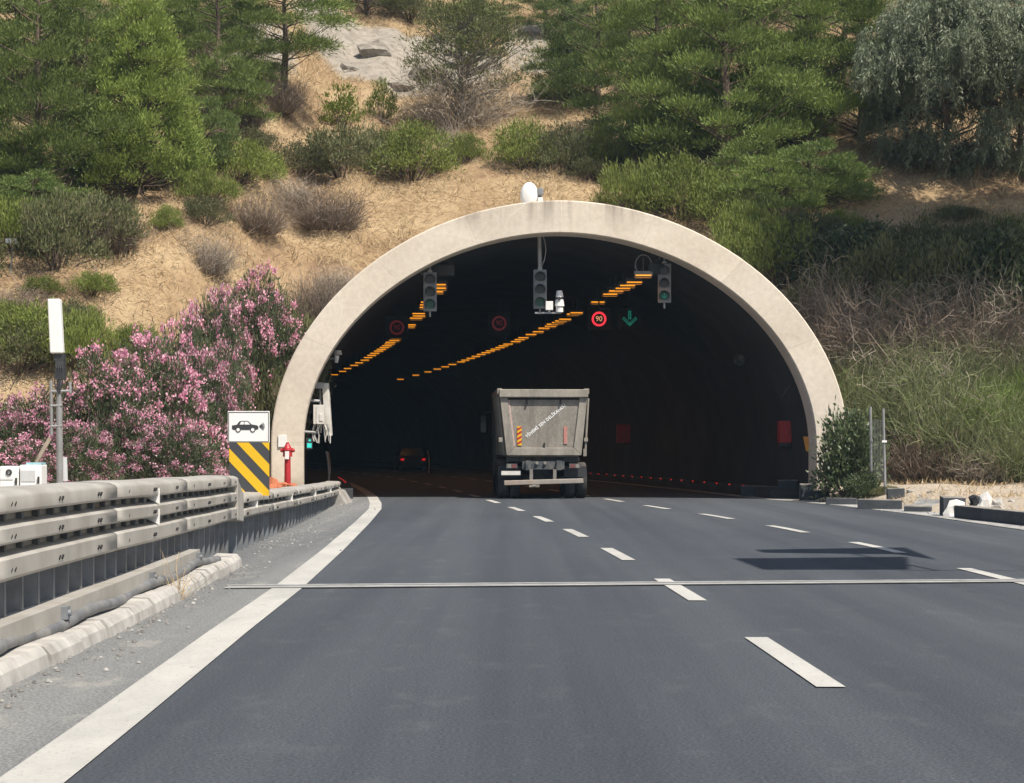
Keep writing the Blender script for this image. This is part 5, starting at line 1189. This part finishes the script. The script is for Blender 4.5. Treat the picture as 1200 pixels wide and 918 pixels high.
# dry shrubs
for a in (('dry', 300, 272, 46, 90, 'dry brown shrub in the middle of the straw slope'), ('dry', 385, 268, 52, 100, 'dry brown shrub right of the other on the straw slope'), ('dry_pale', 340, 246, 40, 70, 'pale dry shrub above two brown ones on the straw slope'),
          ('dry_pale', 245, 318, 46, 70, 'pale dry shrub alone above the oleanders'), ('dry', 130, 296, 50, 76, 'dry shrub mixed into the dull green ones below the conical pine'), ('dry', 20, 372, 40, 80, 'dry shrub at the left border above the antenna panel'),
          ('dry_pale', 528, 184, 40, 40, 'dry pale tuft under the half dead tree'), ('dry', 320, 130, 46, 90, 'dark dry scrub at the foot of the open pine'), ('dry', 285, 150, 36, 60, 'dry scrub left of the open pine trunk'),
          ('dry', 370, 385, 70, 80, 'dry brown shrub leaning on the outer side of the arch'), ('dry_pale', 395, 350, 40, 60, 'small dry shrub above the arch haunch'), ('dry', 900, 262, 40, 70, 'dry scrub on the bare earth right of the arch shoulder'),
          ('dry_tall', 968, 410, 80, 90, 'dry grey thicket shrub touching the arch'), ('dry_tall', 1020, 430, 90, 120, 'dense dry thicket shrub right of the one touching the arch'), ('dry_tall', 1085, 440, 95, 130, 'tall dry thicket shrub in the shade'),
          ('dry_tall', 1150, 440, 100, 130, 'tall dry thicket shrub near the right border'), ('dry_tall_pale', 990, 390, 90, 100, 'pale arching dead stems standing out of the thicket near the arch'), ('dry_tall_pale', 1180, 440, 110, 120, 'pale arching dead stems at the right border'),
          ('dry_tall_pale', 1060, 460, 110, 130, 'pale arching dead stems hanging over the green broom'), ('dry_tall', 985, 455, 70, 80, 'dry shrub low beside the arch haunch'), ('dry_tall_pale', 1110, 400, 80, 110, 'pale dead stems between the tall shaded shrubs'),
          ('dry', 1085, 562, 66, 120, 'dry brown brush at the foot of the slope beside the fence posts'), ('dry_pale', 1150, 562, 50, 100, 'pale dry brush at the foot of the slope behind the rubbish'), ('dry_tall_pale', 1120, 500, 90, 120, 'pale dead stems in the middle of the broom')):
    on(*a)
for a in (('broom', 1010, 500, 80, 90, 'grey green broom nearest the arch'), ('broom', 1060, 530, 100, 110, 'grey green broom above the dry brush'), ('broom', 1115, 545, 110, 120, 'large grey green broom in the middle of the lower slope'),
          ('broom_bright', 1160, 530, 80, 110, 'bright green broom on the lower slope'), ('broom', 1190, 560, 90, 110, 'grey green broom cut by the right border'), ('broom_bright', 1200, 510, 70, 90, 'bright green broom cut by the right border'),
          ('broom', 1100, 480, 80, 110, 'upper grey green broom under the dry thicket'), ('broom', 1045, 470, 70, 100, 'upper grey green broom closer to the arch'), ('broom', 1165, 470, 70, 110, 'upper grey green broom near the right border'),
          ('broom', 985, 470, 60, 50, 'small yellowish broom hugging the arch'), ('broom', 225, 560, 40, 60, 'grassy broom tuft left of the headlight sign'), ('broom_bright', 255, 565, 36, 50, 'bright grassy tuft behind the guardrail near the headlight sign')):
    on(*a)
on('darkbush', 998, 560, 112, 92, 'dark green leafy bush against the foot of the arch', None, 48.6)
on('darkbush', 1012, 566, 36, 46, 'small dark bush under the larger one by the arch', None, 47.4)
on('mastic_grey', 318, 500, 120, 84, 'tall dull green shrub wedged between oleanders and the arch', None, 52.6)
on('mastic_grey', 345, 500, 125, 90, 'dull green shrub against the outer side of the arch, above the wedged one', None, 54.2)
on('mastic_grey', 1040, 563, 14, 40, 'low yellowish weed at the foot of the fence post', None, 47)
# oleanders
for ty, u, d_, top, wpx, lab in (('ole_b', 118, 37, 408, 165, 'pink oleander right of the antenna mast, lower front one'), ('ole_b', 178, 39, 392, 165, 'large pink oleander in the middle of the hedge'), ('ole_a', 238, 42, 405, 105, 'pink oleander nearest the headlight sign'),
                                 ('ole_b', 215, 45, 372, 120, 'pink oleander rising behind the hedge middle'), ('ole_c', 48, 36, 448, 130, 'pink oleander behind the antenna mast'), ('ole_c', -15, 37, 452, 130, 'pink oleander cut by the left border'), ('ole_b', -95, 37.5, 440, 150, 'pink oleander outside the left border'), ('ole_a', -180, 38, 445, 150, 'farthest pink oleander outside the left border'),
                                 ('ole_a', 248, 49, 330, 105, 'upper pink oleander left one above the hedge'), ('ole_b', 300, 53.5, 314, 125, 'highest pink oleander beside the arch haunch'),
                                 ('ole_c', 262, 46.5, 395, 80, 'sparse pink oleander below the highest one'), ('ole_a', 90, 33.0, 490, 120, 'low pink oleander in front beside the mast foot'), ('ole_c', 200, 35, 488, 130, 'low pink oleander in front of the hedge middle'), ('ole_c', 20, 32, 505, 110, 'low pink oleander behind the white cabinets'), ('ole_c', 150, 36, 470, 120, 'low sparse oleander between mast foot and hedge middle')):
    x = (u - 600) / F * d_; gz = float(hz(x, d_)); h = EYE + (HV - top) / F * d_ - gz
    plant(ty, Vector((x, d_, gz - .05)), h, wpx * d_ / F, lab)
# trees beyond the right border that shade the lower slope
for x, y, h, w_, ty, lab in ((16.9, 53.2, 16.6, 11, 'pine_umbrella', 'tallest umbrella pine beyond the right border, in the middle of three'), (15.8, 49.4, 17.3, 8.5, 'pine_umbrella', 'umbrella pine beyond the right border, nearest to the road'), (21.5, 53.6, 14.5, 9, 'pine_umbrella', 'umbrella pine beyond the right border, highest up the slope')):
    plant(ty, Vector((x, y, float(hz(x, y)))), h, w_, lab)

# straw on the slope: uncountable
def straw():
    rs.seed(77); n = 300000
    x = rs.uniform(-24, 26, n); y = rs.uniform(46, 100, n); z = hz(x, y)
    toe = np.interp(x, [-80, -30, -9.5, -7, 9.4, 12, 30, 80], [36, 42, 46, 51.3, 51.3, 49.3, 46, 40])
    p = hill(470, 70); p2 = hill(640, 60)
    rock_ = (((x - p.x) / 4.8) ** 2 + ((y - p.y) / 5.2) ** 2 < .9) | (((x - p2.x) / 2.2) ** 2 + ((y - p2.y) / 6) ** 2 < .9)
    dens = .55 + .45 * np.sin(.8 * x + .5 * y) * np.sin(.6 * y - .5 * x + 1)
    keep = (y > toe + .8) & ~inside(x, y, z, .95) & ~rock_ & (rs.rand(n) < np.clip(dens * 1.3 - .1, .06, 1)) & (np.abs(x) < .3 * y + 2)
    x, y, z = x[keep], y[keep], z[keep]; n = len(x)
    P = np.stack([x, y, z + .01], 1); ang = rs.rand(n) * 6.28 + .8 * np.sin(x * .7) + .5
    D = np.stack([np.cos(ang), .75 * np.sin(ang), .2 + .95 * rs.rand(n) ** 2 + .55 * np.sin(ang) * .75], 1)
    o = mesh_quads('dry_grass', leaves(P, D, .18 + .34 * rs.rand(n) ** 2, .019), M['straw']); o['kind'] = 'stuff'
    # standing tufts of dry grass, and litter gathered round the foot of every shrub
    m_ = 3400; tx = rs.uniform(-22, 24, m_); ty_ = rs.uniform(47, 95, m_); c1 = np.sin(.9 * tx + .4 * ty_) * np.sin(.7 * ty_ - .3 * tx) > -.35
    tx, ty_ = tx[c1], ty_[c1]; bx = np.repeat(tx, 16); by = np.repeat(ty_, 16)
    fx, fy = [], []
    for o in COL.objects:
        if o.type == 'EMPTY' and o.get('category') in ('shrub', 'tree', 'bush') and o.location.y > 46 and o.location.x < 20:
            k = 230; r = max(.5, o.scale[0] * 1.25) * rs.rand(k) ** .5 * 1.25; a = rs.rand(k) * 6.28; fx.append(o.location.x + r * np.cos(a)); fy.append(o.location.y + r * np.sin(a))
    def ok(x, y, m=0):
        z = hz(x, y); t_ = np.interp(x, [-80, -30, -9.5, -7, 9.4, 12, 30, 80], [36, 42, 46, 51.3, 51.3, 49.3, 46, 40])
        rk = (((x - p.x) / 4.8) ** 2 + ((y - p.y) / 5.2) ** 2 < .8); return (y > t_ + .8) & ~inside(x, y, z, .95) & ~(rk & (m == 0))
    bx = bx + rs.normal(size=len(bx)) * .09; by = by + rs.normal(size=len(by)) * .09; k = ok(bx, by); bx, by = bx[k], by[k]; n = len(bx)
    P = np.stack([bx, by, hz(bx, by) - .02], 1); D = np.stack([rs.normal(size=n) * .5, rs.normal(size=n) * .5, np.full(n, 1.)], 1)
    o = mesh_quads('dry_grass_tufts', leaves(P, D, .2 + .34 * rs.rand(n) ** 1.5, .02), M['straw_brown']); o['kind'] = 'stuff'
    fx = np.concatenate(fx); fy = np.concatenate(fy); k = ok(fx, fy, 1); fx, fy = fx[k], fy[k]; n = len(fx)
    P = np.stack([fx, fy, hz(fx, fy)], 1); D = np.stack([rs.normal(size=n), rs.normal(size=n), .45 + .6 * rs.rand(n)], 1)
    o = mesh_quads('shrub_litter', leaves(P, D, .15 + .3 * rs.rand(n), .018), M['drytwig']); o['kind'] = 'stuff'
    # verge weeds and straw on the right
    n = 9000; x = rs.uniform(8.2, 15, n); y = rs.uniform(33, 50, n); k = (x > redge(y) + .5) & (rs.rand(n) < .1 + .5 * (np.sin(1.3 * x + .9 * y) > .3)); x, y = x[k], y[k]; n = len(x)
    P = np.stack([x, y, hz(x, y)], 1); D = np.stack([rs.normal(size=n) * .6, rs.normal(size=n) * .6, .35 + .4 * rs.rand(n)], 1)
    o = mesh_quads('verge_straw', leaves(P, D, .1 + .2 * rs.rand(n), .016), M['straw']); o['kind'] = 'stuff'
straw()
# gravel and grit swept to the edges
rs.seed(78); n = 2600; y = rs.uniform(6, 48, n); side = rs.rand(n) < .62
x = np.where(side, np.where(y < 22, kerbx(np.minimum(y, 27)) + np.abs(rs.normal(size=n)) * .16, np.interp(y, RL[:, 0], RL[:, 1]) + .05 + np.abs(rs.normal(size=n)) * .35), redge(y) - rs.normal(size=n) * .25 + .1)
s = .004 + .013 * rs.rand(n) ** 4; P = np.stack([x, y, np.full(n, .006)], 1); V = []
base = np.array([(-1, -1, 0), (1, -1, 0), (1, 1, 0), (-1, 1, 0), (-.6, -.5, 1), (.5, -.7, .9), (.6, .6, 1.1), (-.7, .5, .8)])
a = rs.rand(n) * 6.28; ca, sa = np.cos(a), np.sin(a); bb = base[None] * s[:, None, None]; bb = np.stack([bb[..., 0] * ca[:, None] - bb[..., 1] * sa[:, None], bb[..., 0] * sa[:, None] + bb[..., 1] * ca[:, None], bb[..., 2]], -1) + P[:, None]
Q = np.array([(4, 5, 6, 7), (0, 1, 5, 4), (1, 2, 6, 5), (2, 3, 7, 6), (3, 0, 4, 7)]); Q = (np.arange(n)[:, None, None] * 8 + Q[None]).reshape(-1, 4)
o = mesh_quads('gravel', bb.reshape(-1, 3), leafmat('grit', [(.16, .155, .15), (.26, .25, .24), (.12, .115, .11), (.42, .41, .39)], 0), None, Q); o['kind'] = 'stuff'
# dry grass tuft at the kerb
V = twig_curves(26, .07, .4, 79, width=.008, branch=1, curl=.25); o = mesh_quads('dry_tuft', V, M['straw']); o.location = (float(kerbx(17.0)) - .03, 17.0, .05); tag(o, 'thin tuft of dry grass growing from a kerb joint', 'weed')

hm = bpy.data.materials.new('thin_haze'); hm.use_nodes = True; hn = hm.node_tree; hn.nodes.remove(hn.nodes['Principled BSDF'])
pv = hn.nodes.new('ShaderNodeVolumePrincipled'); pv.inputs['Color'].default_value = (.5, .76, 1, 1); pv.inputs['Density'].default_value = .0003; pv.inputs['Anisotropy'].default_value = 0
hn.links.new(pv.outputs[0], hn.nodes['Material Output'].inputs['Volume'])
mb = MB(); mb.box((0, 80, 29.4), (660, 660, 61)); hb = mb.build('haze', hm); hb['kind'] = 'stuff'
# ------------------------------------------------------------------ camera, light
cam = bpy.data.cameras.new('camera'); co = bpy.data.objects.new('camera', cam); COL.objects.link(co)
co.location = (0, 0, EYE); co.rotation_euler = (R(90), 0, 0); cam.sensor_width = 36; cam.lens = 36 * F / 1200; cam.shift_y = (HV - 459) / 1200
cam.clip_start = .1; cam.clip_end = 3000; S.camera = co
EL, AZ = R(58), R(38)                      # sun: from behind the camera, to its right
sd = Vector((math.sin(AZ) * math.cos(EL), -math.cos(AZ) * math.cos(EL), math.sin(EL)))
sun = bpy.data.lights.new('sun', 'SUN'); so = bpy.data.objects.new('sun', sun); COL.objects.link(so)
so.rotation_euler = sd.to_track_quat('Z', 'Y').to_euler(); sun.energy = 4.5; sun.angle = R(.55); sun.color = (1, .925, .81)
W = bpy.data.worlds.new('World'); S.world = W; W.use_nodes = True; nt = W.node_tree
sky = nt.nodes.new('ShaderNodeTexSky'); sky.sky_type = 'NISHITA'; sky.sun_disc = False; sky.sun_elevation = EL
sky.sun_rotation = math.atan2(sd.x, sd.y); sky.dust_density = 2.0; sky.air_density = 1.2
nt.links.new(sky.outputs[0], nt.nodes['Background'].inputs[0]); nt.nodes['Background'].inputs[1].default_value = .075
S.view_settings.view_transform = 'Standard'; S.view_settings.look = 'None'; S.view_settings.exposure = .55; S.view_settings.gamma = 1
S.render.engine = 'CYCLES'; S.cycles.use_denoising = True; S.cycles.max_bounces = 6; S.cycles.diffuse_bounces = 3; S.cycles.transmission_bounces = 3; S.cycles.transparent_max_bounces = 4
S.cycles.sample_clamp_indirect = 4
